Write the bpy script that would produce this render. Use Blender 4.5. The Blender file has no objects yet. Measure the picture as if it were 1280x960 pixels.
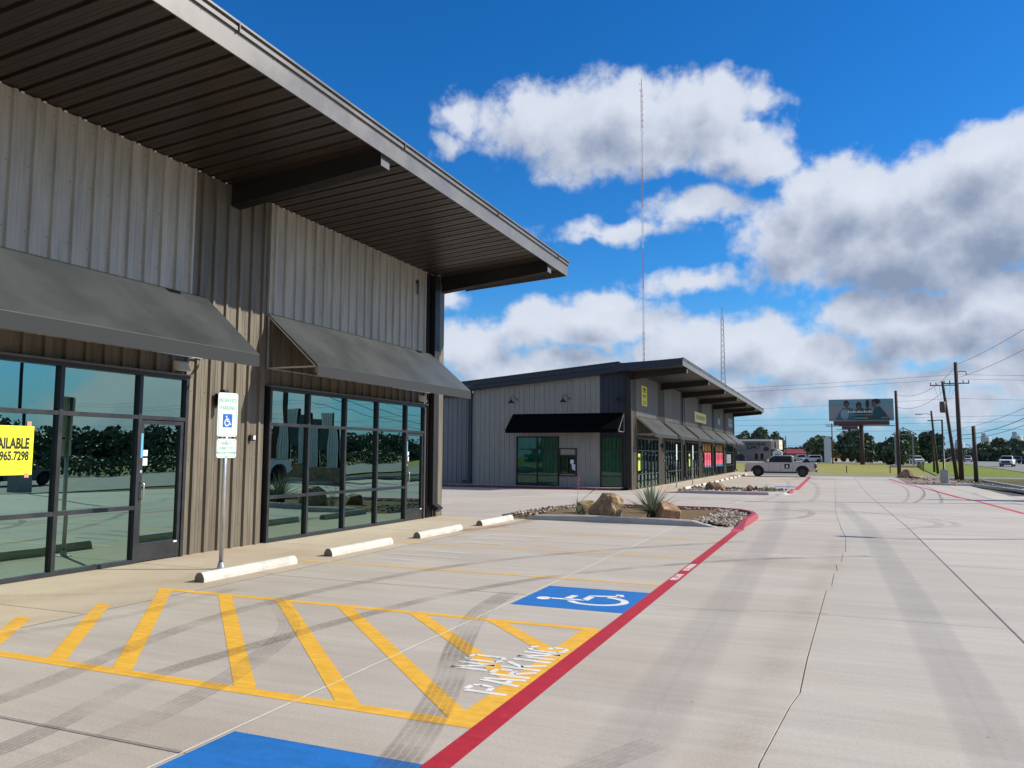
import bpy, bmesh, math, random
import numpy as np
from mathutils import Vector, Matrix, Euler, noise as mn
R = math.radians
rnd = random.Random(7)
sc = bpy.context.scene
COL = sc.collection

# ------------------------------------------------------------------ camera
cam_d = bpy.data.cameras.new("camera"); cam_d.sensor_width = 36; cam_d.lens = 27.532
cam_d.clip_start = 0.1; cam_d.clip_end = 8000
cam = bpy.data.objects.new("camera", cam_d); COL.objects.link(cam)
yaw, pit, rol = 0.389317117, 0.0871553546, 0.00578589486
Fv = Vector((-math.sin(yaw) * math.cos(pit), math.cos(yaw) * math.cos(pit), math.sin(pit)))
Rv = Vector((math.cos(yaw), math.sin(yaw), 0)); Uv = Rv.cross(Fv)
R2 = math.cos(rol) * Rv + math.sin(rol) * Uv; U2 = -math.sin(rol) * Rv + math.cos(rol) * Uv
M = Matrix((R2, U2, -Fv)).transposed().to_4x4(); M.translation = (0, 0, 1.65)
cam.matrix_world = M
sc.camera = cam
sc.render.resolution_x, sc.render.resolution_y = 1024, 768

# ------------------------------------------------------------------ exposure, sun
sc.view_settings.view_transform = 'Standard'; sc.view_settings.look = 'None'
sc.view_settings.gamma = 1; sc.view_settings.exposure = 0.66
sc.cycles.max_bounces = 7; sc.cycles.diffuse_bounces = 3; sc.cycles.glossy_bounces = 4
sc.cycles.transparent_max_bounces = 12
SUN_AZ, SUN_EL = 25.0, 33.0          # azimuth from +X towards +Y
S = Vector((math.cos(R(SUN_AZ)) * math.cos(R(SUN_EL)), math.sin(R(SUN_AZ)) * math.cos(R(SUN_EL)), math.sin(R(SUN_EL))))
sd = bpy.data.lights.new("sun", 'SUN'); sd.energy = 4.1; sd.angle = R(0.53); sd.color = (1, 0.92, 0.79)
sun = bpy.data.objects.new("sun", sd); COL.objects.link(sun); sun.rotation_euler = (-S).to_track_quat('-Z', 'Y').to_euler()
sun.location = (30, 10, 40)

# ------------------------------------------------------------------ sky with clouds
world = bpy.data.worlds.new("World"); sc.world = world; world.use_nodes = True
wt = world.node_tree; wt.nodes.clear()
def nd(t, typ, props=None, **ins):
    n = t.nodes.new(typ)
    for k, v in (props or {}).items(): setattr(n, k, v)
    for k, v in ins.items():
        key = int(k[1:]) if k[0] == 'i' and k[1:].isdigit() else k.replace('_', ' ')
        s = n.inputs[key]
        if isinstance(v, bpy.types.NodeSocket): t.links.new(v, s)
        else: s.default_value = v
    return n
def mth(t, op, a, b=None, c=None, clamp=False):
    kw = {'i0': a}
    if b is not None: kw['i1'] = b
    if c is not None: kw['i2'] = c
    return nd(t, 'ShaderNodeMath', {'operation': op, 'use_clamp': clamp}, **kw).outputs[0]
def vmt(t, op, a, b=None):
    kw = {'i0': a}
    if b is not None: kw['i1'] = b
    n = nd(t, 'ShaderNodeVectorMath', {'operation': op}, **kw)
    return n.outputs[1] if op in ('LENGTH', 'DISTANCE', 'DOT_PRODUCT') else n.outputs[0]
def smooth(t, x, a, b, lo=0.0, hi=1.0):
    n = nd(t, 'ShaderNodeMapRange', {'interpolation_type': 'SMOOTHSTEP'}, Value=x)
    n.inputs[1].default_value = a; n.inputs[2].default_value = b
    n.inputs[3].default_value = lo; n.inputs[4].default_value = hi
    return n.outputs[0]

# cloud bodies: azimuth, elevation (degrees), half width, half height, strength
CLOUDS = [(-19.4, 23.2, 6.4, 2.8, 1.0), (-13.4, 23.9, 7.9, 2.9, 1.1), (-8.2, 23.6, 4.5, 2.6, 1.1), (-12.8, 21.8, 8.5, 2.4, 1.0), (-6.0, 21.0, 4.4, 2.1, 1.0), (-3.5, 19.8, 3.0, 1.6, 0.9), (-17.9, 20.7, 3.0, 1.7, 0.8), (-7.9, 25.0, 2.9, 1.2, 0.8), (-26.2, 23.7, 1.8, 1.7, 0.7), (-26.9, 21.8, 1.3, 1.0, 0.5), (-4.2, 23.8, 1.5, 0.7, 0.45), (-8.8, 17.4, 4.4, 1.2, 0.75), (-14.6, 15.8, 4.7, 0.9, 0.6), (-16.7, 15.4, 2.6, 0.5, 0.4), (2.6, 16.5, 6.4, 3.1, 1.3), (5.6, 13.8, 9.9, 3.8, 1.5), (9.9, 17.9, 4.6, 2.8, 1.3), (11.0, 15.3, 5.6, 4.9, 1.5), (-1.8, 14.6, 4.4, 3.6, 1.1), (-1.2, 18.0, 2.5, 2.0, 0.9), (7.2, 16.9, 4.6, 2.8, 1.2), (14.3, 14.5, 4.8, 5.3, 1.4), (5.5, 9.0, 6.5, 2.0, 1.2), (9.5, 9.4, 5.3, 2.3, 1.2), (7.2, 7.3, 6.5, 1.5, 1.0), (12.8, 8.6, 4.0, 2.7, 1.2), (2.1, 9.7, 3.3, 1.3, 0.9), (-9.2, 12.3, 4.4, 1.0, 0.6), (-16.4, 9.6, 7.5, 2.0, 1.1), (-15.3, 10.8, 3.9, 1.3, 0.9), (-21.7, 8.8, 3.6, 1.6, 0.8), (-25.3, 7.3, 3.0, 2.3, 1.0), (-22.3, 6.0, 5.3, 1.5, 0.9), (-6.0, 8.0, 5.8, 2.2, 1.1), (-2.5, 6.7, 5.8, 2.2, 1.0), (-10.1, 7.2, 5.0, 2.0, 1.0), (-18.2, 6.8, 5.9, 1.1, 0.7), (-27.1, 11.1, 2.0, 0.9, 0.6), (0.0, 5.6, 5.1, 1.4, 0.8), (5.8, 4.8, 5.6, 1.3, 0.6), (10.4, 5.6, 3.7, 1.9, 0.8), (-2.1, 3.9, 9.8, 1.3, 0.6), (7.1, 3.2, 7.5, 1.3, 0.6), (-11.8, 4.9, 7.6, 1.2, 0.6), (13.0, 4.7, 3.5, 2.7, 0.9)]
def cloud_group(nm, detail, wdetail, amp):
  g = bpy.data.node_groups.new(nm, 'ShaderNodeTree')
  g.interface.new_socket("P", in_out='INPUT', socket_type='NodeSocketVector')
  g.interface.new_socket("D", in_out='OUTPUT', socket_type='NodeSocketFloat')
  gi = g.nodes.new('NodeGroupInput'); go = g.nodes.new('NodeGroupOutput')
  P0 = gi.outputs[0]
  wn = nd(g, 'ShaderNodeTexNoise', {'noise_dimensions': '3D'}, Vector=P0, Scale=0.33, Detail=wdetail)
  wv = nd(g, 'ShaderNodeVectorMath', {'operation': 'SCALE'}, i0=vmt(g, 'SUBTRACT', wn.outputs[1], (0.5, 0.5, 0.5)))
  wv.inputs['Scale'].default_value = 2.6
  PW = vmt(g, 'ADD', P0, wv.outputs[0])
  cur = None
  for (az, el, ru, rv, st) in CLOUDS:
      d = vmt(g, 'LENGTH', vmt(g, 'MULTIPLY', vmt(g, 'SUBTRACT', PW, (az, el, 0)), (1 / ru, 1 / rv, 0)))
      f = mth(g, 'MULTIPLY', mth(g, 'SUBTRACT', 1.0, d), st)
      cur = f if cur is None else nd(g, 'ShaderNodeMath', {'operation': 'SMOOTH_MAX'}, i0=cur, i1=f, i2=0.10).outputs[0]
  # the rest of the sky: scattered cumulus of the same kind
  gn = nd(g, 'ShaderNodeTexNoise', {}, Vector=vmt(g, 'MULTIPLY', P0, (0.035, 0.07, 1)), Scale=1.0, Detail=2.0)
  gen = mth(g, 'MULTIPLY', mth(g, 'SUBTRACT', gn.outputs[0], 0.50), 5.0)
  inw = vmt(g, 'LENGTH', vmt(g, 'MULTIPLY', vmt(g, 'SUBTRACT', P0, (-20, 14, 0)), (1 / 42.0, 1 / 30.0, 0)))
  gen = mth(g, 'SUBTRACT', gen, smooth(g, inw, 0.85, 1.35, 3.0, 0.0))
  cur = mth(g, 'MAXIMUM', cur, gen)
  fb = nd(g, 'ShaderNodeTexNoise', {}, Vector=P0, Scale=0.40, Detail=detail, Roughness=0.58)
  den = mth(g, 'ADD', cur, mth(g, 'MULTIPLY', mth(g, 'SUBTRACT', fb.outputs[0], 0.52), amp))
  g.links.new(den, go.inputs[0])
  return g
G0 = cloud_group('cloud_field', 8.0, 3.0, 1.55); G1 = cloud_group('cloud_field_soft', 6.0, 1.0, 1.5)

tc = nd(wt, 'ShaderNodeTexCoord'); dirv = vmt(wt, 'NORMALIZE', tc.outputs['Generated'])
sx = nd(wt, 'ShaderNodeSeparateXYZ', {}, Vector=dirv)
az = mth(wt, 'MULTIPLY', mth(wt, 'ARCTAN2', sx.outputs[0], sx.outputs[1]), 57.29578)
el = mth(wt, 'MULTIPLY', mth(wt, 'ARCSINE', sx.outputs[2]), 57.29578)
P = nd(wt, 'ShaderNodeCombineXYZ', {}, X=az, Y=el).outputs[0]
def field(off, gg):
    n = wt.nodes.new('ShaderNodeGroup'); n.node_tree = gg
    wt.links.new(vmt(wt, 'ADD', P, off), n.inputs[0]); return n.outputs[0]
D0 = field((0, 0, 0), G0); D1 = field((1.3, 2.2, 0), G1)
alpha = mth(wt, 'MULTIPLY', smooth(wt, D0, -0.20, 0.40), smooth(wt, el, -0.5, 2.5))
occ = mth(wt, 'ADD', mth(wt, 'MULTIPLY', smooth(wt, D1, -0.20, 1.65), 1.0), mth(wt, 'MULTIPLY', smooth(wt, D0, 1.6, 0.2), 0.12))
ccol = nd(wt, 'ShaderNodeMix', {'data_type': 'RGBA'}, Factor=occ)
ccol.inputs[6].default_value = (0.47, 0.505, 0.575, 1); ccol.inputs[7].default_value = (0.16, 0.203, 0.292, 1)
sky = nd(wt, 'ShaderNodeTexSky', {'sky_type': 'NISHITA', 'sun_disc': False, 'sun_elevation': R(SUN_EL),
         'sun_rotation': R(90 - SUN_AZ), 'air_density': 1.0, 'dust_density': 0.1, 'ozone_density': 4.0})
hs = nd(wt, 'ShaderNodeHueSaturation', {}, Color=sky.outputs[0]); hs.inputs['Saturation'].default_value = 1.3
tn = nd(wt, 'ShaderNodeMix', {'data_type': 'RGBA', 'blend_type': 'MULTIPLY'}, Factor=1.0)
wt.links.new(hs.outputs[0], tn.inputs[6]); tn.inputs[7].default_value = (0.50, 0.92, 1.16, 1)
b1 = nd(wt, 'ShaderNodeBackground', {}, Color=tn.outputs[2], Strength=0.082)
# moist air low over the horizon, all the way round
bh = nd(wt, 'ShaderNodeBackground', {}, Color=(0.17, 0.28, 0.43, 1), Strength=1.0)
mh = nd(wt, 'ShaderNodeMixShader', {}, i0=smooth(wt, el, 13.0, -3.0, 0.0, 0.96), i1=b1.outputs[0], i2=bh.outputs[0])
b2 = nd(wt, 'ShaderNodeBackground', {}, Color=ccol.outputs[2], Strength=1.0)
mx = nd(wt, 'ShaderNodeMixShader', {}, i0=alpha, i1=mh.outputs[0], i2=b2.outputs[0])
nd(wt, 'ShaderNodeOutputWorld', {}, Surface=mx.outputs[0])

# ------------------------------------------------------------------ materials
def lin(h):
    h = h.lstrip('#'); v = [int(h[i:i + 2], 16) / 255 for i in (0, 2, 4)]
    return tuple([(c / 12.92 if c <= 0.04045 else ((c + 0.055) / 1.055) ** 2.4) for c in v] + [1])
MATS = {}
def mat(name, col, rough=0.6, metal=0.0, var=0.12, scale=3.0, stretch=(1, 1, 1), bump=0.0, bscale=30.0, spec=0.5, coat=0.0, objrand=0.0):
    m = bpy.data.materials.new(name); m.use_nodes = True; t = m.node_tree; t.nodes.clear(); MATS[name] = m
    pos = nd(t, 'ShaderNodeNewGeometry').outputs[0]
    v = vmt(t, 'MULTIPLY', pos, stretch)
    n1 = nd(t, 'ShaderNodeTexNoise', {}, Vector=v, Scale=scale, Detail=6.0, Roughness=0.6)
    fac = smooth(t, n1.outputs[0], 0.25, 0.75, 1 - var, 1 + var)
    if objrand:
        oi = nd(t, 'ShaderNodeObjectInfo')
        fac = mth(t, 'MULTIPLY', fac, nd(t, 'ShaderNodeMapRange', {}, Value=oi.outputs['Random'], i3=1 - objrand, i4=1 + objrand).outputs[0])
    c = nd(t, 'ShaderNodeVectorMath', {'operation': 'SCALE'}, i0=tuple(col[:3])); t.links.new(fac, c.inputs['Scale'])
    r = smooth(t, n1.outputs[0], 0.3, 0.7, max(0, rough - 0.07), min(1, rough + 0.07))
    b = nd(t, 'ShaderNodeBsdfPrincipled', {}, Base_Color=c.outputs[0], Metallic=metal, Roughness=r)
    b.inputs['Specular IOR Level'].default_value = spec
    if coat: b.inputs['Coat Weight'].default_value = coat; b.inputs['Coat Roughness'].default_value = 0.08
    if bump:
        n2 = nd(t, 'ShaderNodeTexNoise', {}, Vector=v, Scale=bscale, Detail=4.0)
        bp = nd(t, 'ShaderNodeBump', {}, Height=n2.outputs[0], Strength=bump, Distance=0.02)
        t.links.new(bp.outputs[0], b.inputs['Normal'])
    nd(t, 'ShaderNodeOutputMaterial', {}, Surface=b.outputs[0])
    return m
def paint_stop():
    m = bpy.data.materials.new('chipped_white_paint'); m.use_nodes = True; t = m.node_tree; t.nodes.clear()
    pos = nd(t, 'ShaderNodeNewGeometry').outputs[0]
    n1 = nd(t, 'ShaderNodeTexNoise', {}, Vector=pos, Scale=16.0, Detail=8.0, Roughness=0.7)
    n2 = nd(t, 'ShaderNodeTexNoise', {}, Vector=vmt(t, 'ADD', pos, (5, 9, 2)), Scale=3.5, Detail=6.0, Roughness=0.7)
    mc = nd(t, 'ShaderNodeMix', {'data_type': 'RGBA'}, Factor=smooth(t, n1.outputs[0], 0.60, 0.66, 0, 0.75))
    mc.inputs[6].default_value = (0.53, 0.515, 0.465, 1); mc.inputs[7].default_value = (0.30, 0.265, 0.22, 1)
    f = smooth(t, n2.outputs[0], 0.35, 0.7, 1.04, 0.78)
    c = nd(t, 'ShaderNodeVectorMath', {'operation': 'SCALE'}, i0=mc.outputs[2]); t.links.new(f, c.inputs['Scale'])
    b = nd(t, 'ShaderNodeBsdfPrincipled', {}, Base_Color=c.outputs[0], Roughness=0.8)
    bp = nd(t, 'ShaderNodeBump', {}, Height=n1.outputs[0], Strength=0.7, Distance=0.012); t.links.new(bp.outputs[0], b.inputs['Normal'])
    nd(t, 'ShaderNodeOutputMaterial', {}, Surface=b.outputs[0]); return m
# pre-painted metal with rain streaks
M_light = mat('galvanised_panel', (0.42, 0.385, 0.325), 0.5, 0.08, 0.19, 2.2, (3.5, 3.5, 0.35), 0.04, 8, objrand=0.05)
M_taupe = mat('taupe_panel', (0.150, 0.128, 0.095), 0.5, 0.15, 0.24, 2.2, (3.5, 3.5, 0.4), 0.04, 8, objrand=0.05)
M_light2 = mat('shade_dark_galvanised_panel', (0.27, 0.262, 0.245), 0.5, 0.15, 0.13, 2.2, (3.5, 3.5, 0.35), objrand=0.05)  # light panel of the far building, canopy shade put into the darker colour
M_pil = mat('grey_taupe_panel', (0.135, 0.122, 0.103), 0.5, 0.15, 0.14, 2.2, (3.5, 3.5, 0.4), objrand=0.05)
M_beam = mat('dark_painted_beam', (0.016, 0.013, 0.011), 0.55, 0.0, 0.2, 2)
M_bronze = mat('bronze_panel', (0.036, 0.025, 0.018), 0.38, 0.2, 0.2, 1.6, (1, 6, 6), 0.03, 8, objrand=0.06)
M_fascia = mat('grey_trim', (0.150, 0.146, 0.143), 0.42, 0.25, 0.07, 1.2, (1, 1, 1))
M_fasciadk = mat('grey_trim_groove', (0.13, 0.122, 0.115), 0.5, 0.2)
M_black = mat('dark_bronze_frame', (0.034, 0.036, 0.041), 0.36, 0.35, 0.15, 4)
M_steel = mat('black_painted_steel', (0.012, 0.011, 0.011), 0.5, 0.1, 0.2, 3)
M_navy = mat('dark_blue_panel', (0.020, 0.026, 0.040), 0.45, 0.2, 0.2, 2.2, (3, 3, .4), objrand=.08)
M_bgrey = mat('blue_grey_panel', (0.165, 0.163, 0.168), 0.45, 0.2, 0.12, 2.2, (3, 3, .4), objrand=.04)
M_greyend = mat('warm_grey_panel', (0.255, 0.240, 0.215), 0.45, 0.2, 0.12, 2.2, (3, 3, .4), objrand=.03)
M_awn = mat('grey_awning_fabric', (0.033, 0.040, 0.042), 0.5, 0, 0.16, 0.9, (1, 1, 1), 0.25, 220, spec=0.7)
M_awnshade = mat('shade_black_awning_fabric', (0.003, 0.003, 0.0035), 0.9, 0, 0.1, 1.1, spec=0.05)  # end-wall awning: grey fabric with its shade painted in as near black
M_alu = mat('bare_aluminium', (0.60, 0.59, 0.55), 0.35, 0.7, 0.08)
M_galv = mat('galvanised_steel', (0.50, 0.51, 0.53), 0.38, 0.75, 0.12, 9)
M_white = mat('white_paint', (0.74, 0.74, 0.72), 0.5, 0, 0.06, 8)
M_stop = paint_stop()
M_stopend = mat('raw_concrete_end', (0.20, 0.175, 0.15), 0.9, 0, 0.12, 14, bump=0.4, bscale=60)
M_kerb = mat('kerb_concrete', (0.40, 0.39, 0.375), 0.85, 0, 0.10, 5, bump=0.3, bscale=60)
M_blackp = mat('black_plastic', (0.01, 0.01, 0.01), 0.4)
M_tyre = mat('tyre_rubber', (0.014, 0.014, 0.015), 0.8)
M_rim = mat('dark_rim', (0.09, 0.09, 0.095), 0.35, 0.8)
M_carglass = mat('car_glass', (0.005, 0.006, 0.008), 0.12, 0, 0.02, spec=0.3)
M_poleW = mat('utility_pole_wood', (0.060, 0.042, 0.032), 0.85, 0, 0.25, 5, (6, 6, .5))
M_wire = mat('wire', (0.02, 0.02, 0.022), 0.6)
M_rock = None

def paint_mat(name, col, wear=0.25, fine=9.0):
    m = bpy.data.materials.new(name); m.use_nodes = True; t = m.node_tree; t.nodes.clear()
    pos = nd(t, 'ShaderNodeNewGeometry').outputs[0]
    n1 = nd(t, 'ShaderNodeTexNoise', {}, Vector=pos, Scale=fine, Detail=7.0, Roughness=0.7)
    n2 = nd(t, 'ShaderNodeTexNoise', {}, Vector=vmt(t, 'MULTIPLY', pos, (0.7, 9, 1)), Scale=2.0, Detail=5.0)
    f = mth(t, 'ADD', smooth(t, n1.outputs[0], 0.3, 0.72, 0.90, 1.10), smooth(t, n2.outputs[0], 0.3, 0.75, -0.10, 0.06))
    c = nd(t, 'ShaderNodeVectorMath', {'operation': 'SCALE'}, i0=tuple(col[:3])); t.links.new(f, c.inputs['Scale'])
    n3 = nd(t, 'ShaderNodeTexNoise', {}, Vector=pos, Scale=60.0, Detail=4.0, Roughness=0.8)
    w = smooth(t, mth(t, 'ADD', n3.outputs[0], mth(t, 'MULTIPLY', n1.outputs[0], 0.5)), 1.02 - wear * 0.35, 1.12 - wear * 0.35, 0, 0.7)
    mixc = nd(t, 'ShaderNodeMix', {'data_type': 'RGBA'}, Factor=w)
    t.links.new(c.outputs[0], mixc.inputs[6]); mixc.inputs[7].default_value = (0.36, 0.33, 0.30, 1)
    b = nd(t, 'ShaderNodeBsdfPrincipled', {}, Base_Color=mixc.outputs[2], Roughness=0.7)
    nb = nd(t, 'ShaderNodeBump', {}, Height=n3.outputs[0], Strength=0.25, Distance=0.01); t.links.new(nb.outputs[0], b.inputs['Normal'])
    nd(t, 'ShaderNodeOutputMaterial', {}, Surface=b.outputs[0])
    return m
M_yel = paint_mat('yellow_road_paint', (0.74, 0.41, 0.035), 0.48)
M_yelf = paint_mat('worn_yellow_road_paint', (0.66, 0.42, 0.13), 0.55)
M_red = paint_mat('red_road_paint', (0.40, 0.008, 0.024), 0.36)
M_redf = paint_mat('faded_red_road_paint', (0.50, 0.045, 0.08), 0.25)
M_blue = paint_mat('blue_road_paint', (0.005, 0.145, 0.47), 0.33)
M_wpaint = paint_mat('white_road_paint', (0.70, 0.70, 0.68), 0.25)

def concrete(name, a, b_, tint, streak=(0.5, 7.0, 1)):
    m = bpy.data.materials.new(name); m.use_nodes = True; t = m.node_tree; t.nodes.clear()
    pos = nd(t, 'ShaderNodeNewGeometry').outputs[0]
    big = nd(t, 'ShaderNodeTexNoise', {}, Vector=pos, Scale=0.33, Detail=5.0, Roughness=0.6)
    big2 = nd(t, 'ShaderNodeTexNoise', {}, Vector=vmt(t, 'ADD', pos, (31, 7, 0)), Scale=0.6, Detail=4.0)
    st = nd(t, 'ShaderNodeTexNoise', {}, Vector=vmt(t, 'MULTIPLY', pos, streak), Scale=1.3, Detail=8.0, Roughness=0.68)
    st2 = nd(t, 'ShaderNodeTexNoise', {}, Vector=vmt(t, 'MULTIPLY', pos, (0.25 * streak[0], 0.22 * streak[1], 1)), Scale=1.0, Detail=5.0, Roughness=0.6)
    fine = nd(t, 'ShaderNodeTexNoise', {}, Vector=vmt(t, 'MULTIPLY', pos, (1, 2.5, 1)), Scale=45.0, Detail=5.0, Roughness=0.75)
    mixc = nd(t, 'ShaderNodeMix', {'data_type': 'RGBA'}, Factor=smooth(t, big.outputs[0], 0.38, 0.66))
    mixc.inputs[6].default_value = a + (1,); mixc.inputs[7].default_value = b_ + (1,)
    mix2 = nd(t, 'ShaderNodeMix', {'data_type': 'RGBA'}, Factor=smooth(t, big2.outputs[0], 0.48, 0.75, 0, 0.6))
    t.links.new(mixc.outputs[2], mix2.inputs[6]); mix2.inputs[7].default_value = tint + (1,)
    f = mth(t, 'ADD', smooth(t, st.outputs[0], 0.25, 0.75, 0.93, 1.06), smooth(t, fine.outputs[0], 0.25, 0.75, -0.16, 0.16))
    f = mth(t, 'MULTIPLY', f, smooth(t, st2.outputs[0], 0.3, 0.7, 0.94, 1.05))
    oi = nd(t, 'ShaderNodeObjectInfo')
    f = mth(t, 'MULTIPLY', f, nd(t, 'ShaderNodeMapRange', {}, Value=oi.outputs['Random'], i3=0.95, i4=1.05).outputs[0])
    # small dark specks and spills
    vo = nd(t, 'ShaderNodeTexVoronoi', {}, Vector=pos, Scale=1.7)
    sp = smooth(t, vo.outputs['Distance'], 0.012, 0.02, 0.45, 1.0)
    f = mth(t, 'MULTIPLY', f, sp)
    c = nd(t, 'ShaderNodeVectorMath', {'operation': 'SCALE'}, i0=mix2.outputs[2]); t.links.new(f, c.inputs['Scale'])
    b = nd(t, 'ShaderNodeBsdfPrincipled', {}, Base_Color=c.outputs[0], Roughness=0.82)
    bh = mth(t, 'ADD', fine.outputs[0], mth(t, 'MULTIPLY', st.outputs[0], 1.5))
    bp = nd(t, 'ShaderNodeBump', {}, Height=bh, Strength=0.35, Distance=0.006); t.links.new(bp.outputs[0], b.inputs['Normal'])
    nd(t, 'ShaderNodeOutputMaterial', {}, Surface=b.outputs[0])
    return m
M_conc = concrete('lot_concrete', (0.405, 0.362, 0.312), (0.435, 0.398, 0.350), (0.375, 0.322, 0.268))
M_conc2 = concrete('lot_concrete_pale', (0.41, 0.374, 0.328), (0.438, 0.408, 0.36), (0.385, 0.36, 0.295))
M_walk = concrete('walk_concrete', (0.45, 0.37, 0.275), (0.48, 0.41, 0.32), (0.40, 0.31, 0.215), (1.2, 1.6, 1))
M_joint = mat('joint_filler', (0.045, 0.042, 0.04), 0.9)
M_jointw = mat('pale_joint_sealant', (0.60, 0.57, 0.50), 0.7)
M_asph = mat('asphalt', (0.115, 0.112, 0.110), 0.85, 0, 0.12, 2.5, bump=0.4, bscale=60)
M_asphL = mat('sun_bleached_asphalt', (0.19, 0.185, 0.18), 0.85, 0, 0.10, 1.5, (1, 1, 1), 0.3, 40)

def grass_mat(name, a, b_, c_):
    m = bpy.data.materials.new(name); m.use_nodes = True; t = m.node_tree; t.nodes.clear()
    pos = nd(t, 'ShaderNodeNewGeometry').outputs[0]
    n1 = nd(t, 'ShaderNodeTexNoise', {}, Vector=pos, Scale=0.12, Detail=8.0, Roughness=0.65)
    n2 = nd(t, 'ShaderNodeTexNoise', {}, Vector=pos, Scale=2.5, Detail=8.0, Roughness=0.75)
    m1 = nd(t, 'ShaderNodeMix', {'data_type': 'RGBA'}, Factor=smooth(t, n1.outputs[0], 0.38, 0.62))
    m1.inputs[6].default_value = a + (1,); m1.inputs[7].default_value = b_ + (1,)
    m2 = nd(t, 'ShaderNodeMix', {'data_type': 'RGBA'}, Factor=smooth(t, n2.outputs[0], 0.42, 0.72, 0, 0.8))
    t.links.new(m1.outputs[2], m2.inputs[6]); m2.inputs[7].default_value = c_ + (1,)
    b = nd(t, 'ShaderNodeBsdfPrincipled', {}, Base_Color=m2.outputs[2], Roughness=0.9)
    b.inputs['Specular IOR Level'].default_value = 0.1
    bp = nd(t, 'ShaderNodeBump', {}, Height=n2.outputs[0], Strength=0.6, Distance=0.15); t.links.new(bp.outputs[0], b.inputs['Normal'])
    nd(t, 'ShaderNodeOutputMaterial', {}, Surface=b.outputs[0]); return m
M_grass = grass_mat('mown_grass', (0.25, 0.25, 0.07), (0.31, 0.28, 0.10), (0.19, 0.21, 0.055))
M_grassg = grass_mat('green_verge_grass', (0.16, 0.215, 0.035), (0.19, 0.23, 0.045), (0.11, 0.16, 0.03))
M_mulch = grass_mat('brown_mulch', (0.19, 0.115, 0.07), (0.15, 0.125, 0.055), (0.22, 0.15, 0.10))
M_mulch.node_tree.nodes  # same build, earth colours

def leaf_mat(name, a, b_):
    m = bpy.data.materials.new(name); m.use_nodes = True; t = m.node_tree; t.nodes.clear()
    gm = nd(t, 'ShaderNodeNewGeometry')
    n1 = nd(t, 'ShaderNodeTexNoise', {}, Vector=gm.outputs[0], Scale=0.55, Detail=4.0)
    rp = mth(t, 'ADD', mth(t, 'MULTIPLY', gm.outputs['Random Per Island'], 0.5), mth(t, 'MULTIPLY', n1.outputs[0], 0.6))
    m1 = nd(t, 'ShaderNodeMix', {'data_type': 'RGBA'}, Factor=smooth(t, rp, 0.25, 0.85))
    m1.inputs[6].default_value = a + (1,); m1.inputs[7].default_value = b_ + (1,)
    b = nd(t, 'ShaderNodeBsdfPrincipled', {}, Base_Color=m1.outputs[2], Roughness=0.6)
    b.inputs['Specular IOR Level'].default_value = 0.25
    nd(t, 'ShaderNodeOutputMaterial', {}, Surface=b.outputs[0]); return m
M_leaf = leaf_mat('oak_foliage', (0.060, 0.092, 0.045), (0.17, 0.21, 0.10))
M_leafd = leaf_mat('dark_foliage', (0.042, 0.068, 0.044), (0.11, 0.155, 0.085))
M_leafb = leaf_mat('hazy_foliage', (0.065, 0.095, 0.065), (0.14, 0.17, 0.10))
M_bark = mat('bark', (0.07, 0.055, 0.043), 0.9, 0, 0.3, 6)
M_agave = leaf_mat('agave_leaf', (0.17, 0.215, 0.145), (0.33, 0.37, 0.25))

def rock_mat():
    m = bpy.data.materials.new('limestone_boulder'); m.use_nodes = True; t = m.node_tree; t.nodes.clear()
    pos = nd(t, 'ShaderNodeNewGeometry').outputs[0]; oi = nd(t, 'ShaderNodeObjectInfo')
    n1 = nd(t, 'ShaderNodeTexNoise', {}, Vector=pos, Scale=4.0, Detail=9.0, Roughness=0.68)
    n2 = nd(t, 'ShaderNodeTexNoise', {}, Vector=pos, Scale=26.0, Detail=6.0, Roughness=0.7)
    m1 = nd(t, 'ShaderNodeMix', {'data_type': 'RGBA'}, Factor=smooth(t, n1.outputs[0], 0.36, 0.66))
    m1.inputs[6].default_value = (0.20, 0.13, 0.08, 1); m1.inputs[7].default_value = (0.50, 0.38, 0.255, 1)
    m2 = nd(t, 'ShaderNodeMix', {'data_type': 'RGBA', 'blend_type': 'MULTIPLY'}, Factor=1.0)
    t.links.new(m1.outputs[2], m2.inputs[6]); t.links.new(oi.outputs['Color'], m2.inputs[7])
    f = smooth(t, n2.outputs[0], 0.3, 0.7, 0.72, 1.2)
    c = nd(t, 'ShaderNodeVectorMath', {'operation': 'SCALE'}, i0=m2.outputs[2]); t.links.new(f, c.inputs['Scale'])
    b = nd(t, 'ShaderNodeBsdfPrincipled', {}, Base_Color=c.outputs[0], Roughness=0.9)
    bp = nd(t, 'ShaderNodeBump', {}, Height=mth(t, 'ADD', n2.outputs[0], n1.outputs[0]), Strength=0.8, Distance=0.03); t.links.new(bp.outputs[0], b.inputs['Normal'])
    nd(t, 'ShaderNodeOutputMaterial', {}, Surface=b.outputs[0]); return m
M_rock = rock_mat()
def stone_mat():
    m = bpy.data.materials.new('river_stone'); m.use_nodes = True; t = m.node_tree; t.nodes.clear()
    gm = nd(t, 'ShaderNodeNewGeometry')
    cr = nd(t, 'ShaderNodeValToRGB', {}, Fac=gm.outputs['Random Per Island'])
    e = cr.color_ramp.elements; e[0].color = (0.07, 0.055, 0.045, 1); e[1].color = (0.55, 0.48, 0.39, 1)
    for p_, c_ in ((0.3, (0.19, 0.13, 0.095, 1)), (0.5, (0.34, 0.26, 0.19, 1)), (0.7, (0.23, 0.21, 0.19, 1))):
        q = e.new(p_); q.color = c_
    b = nd(t, 'ShaderNodeBsdfPrincipled', {}, Base_Color=cr.outputs[0], Roughness=0.75)
    nd(t, 'ShaderNodeOutputMaterial', {}, Surface=b.outputs[0]); return m
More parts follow.
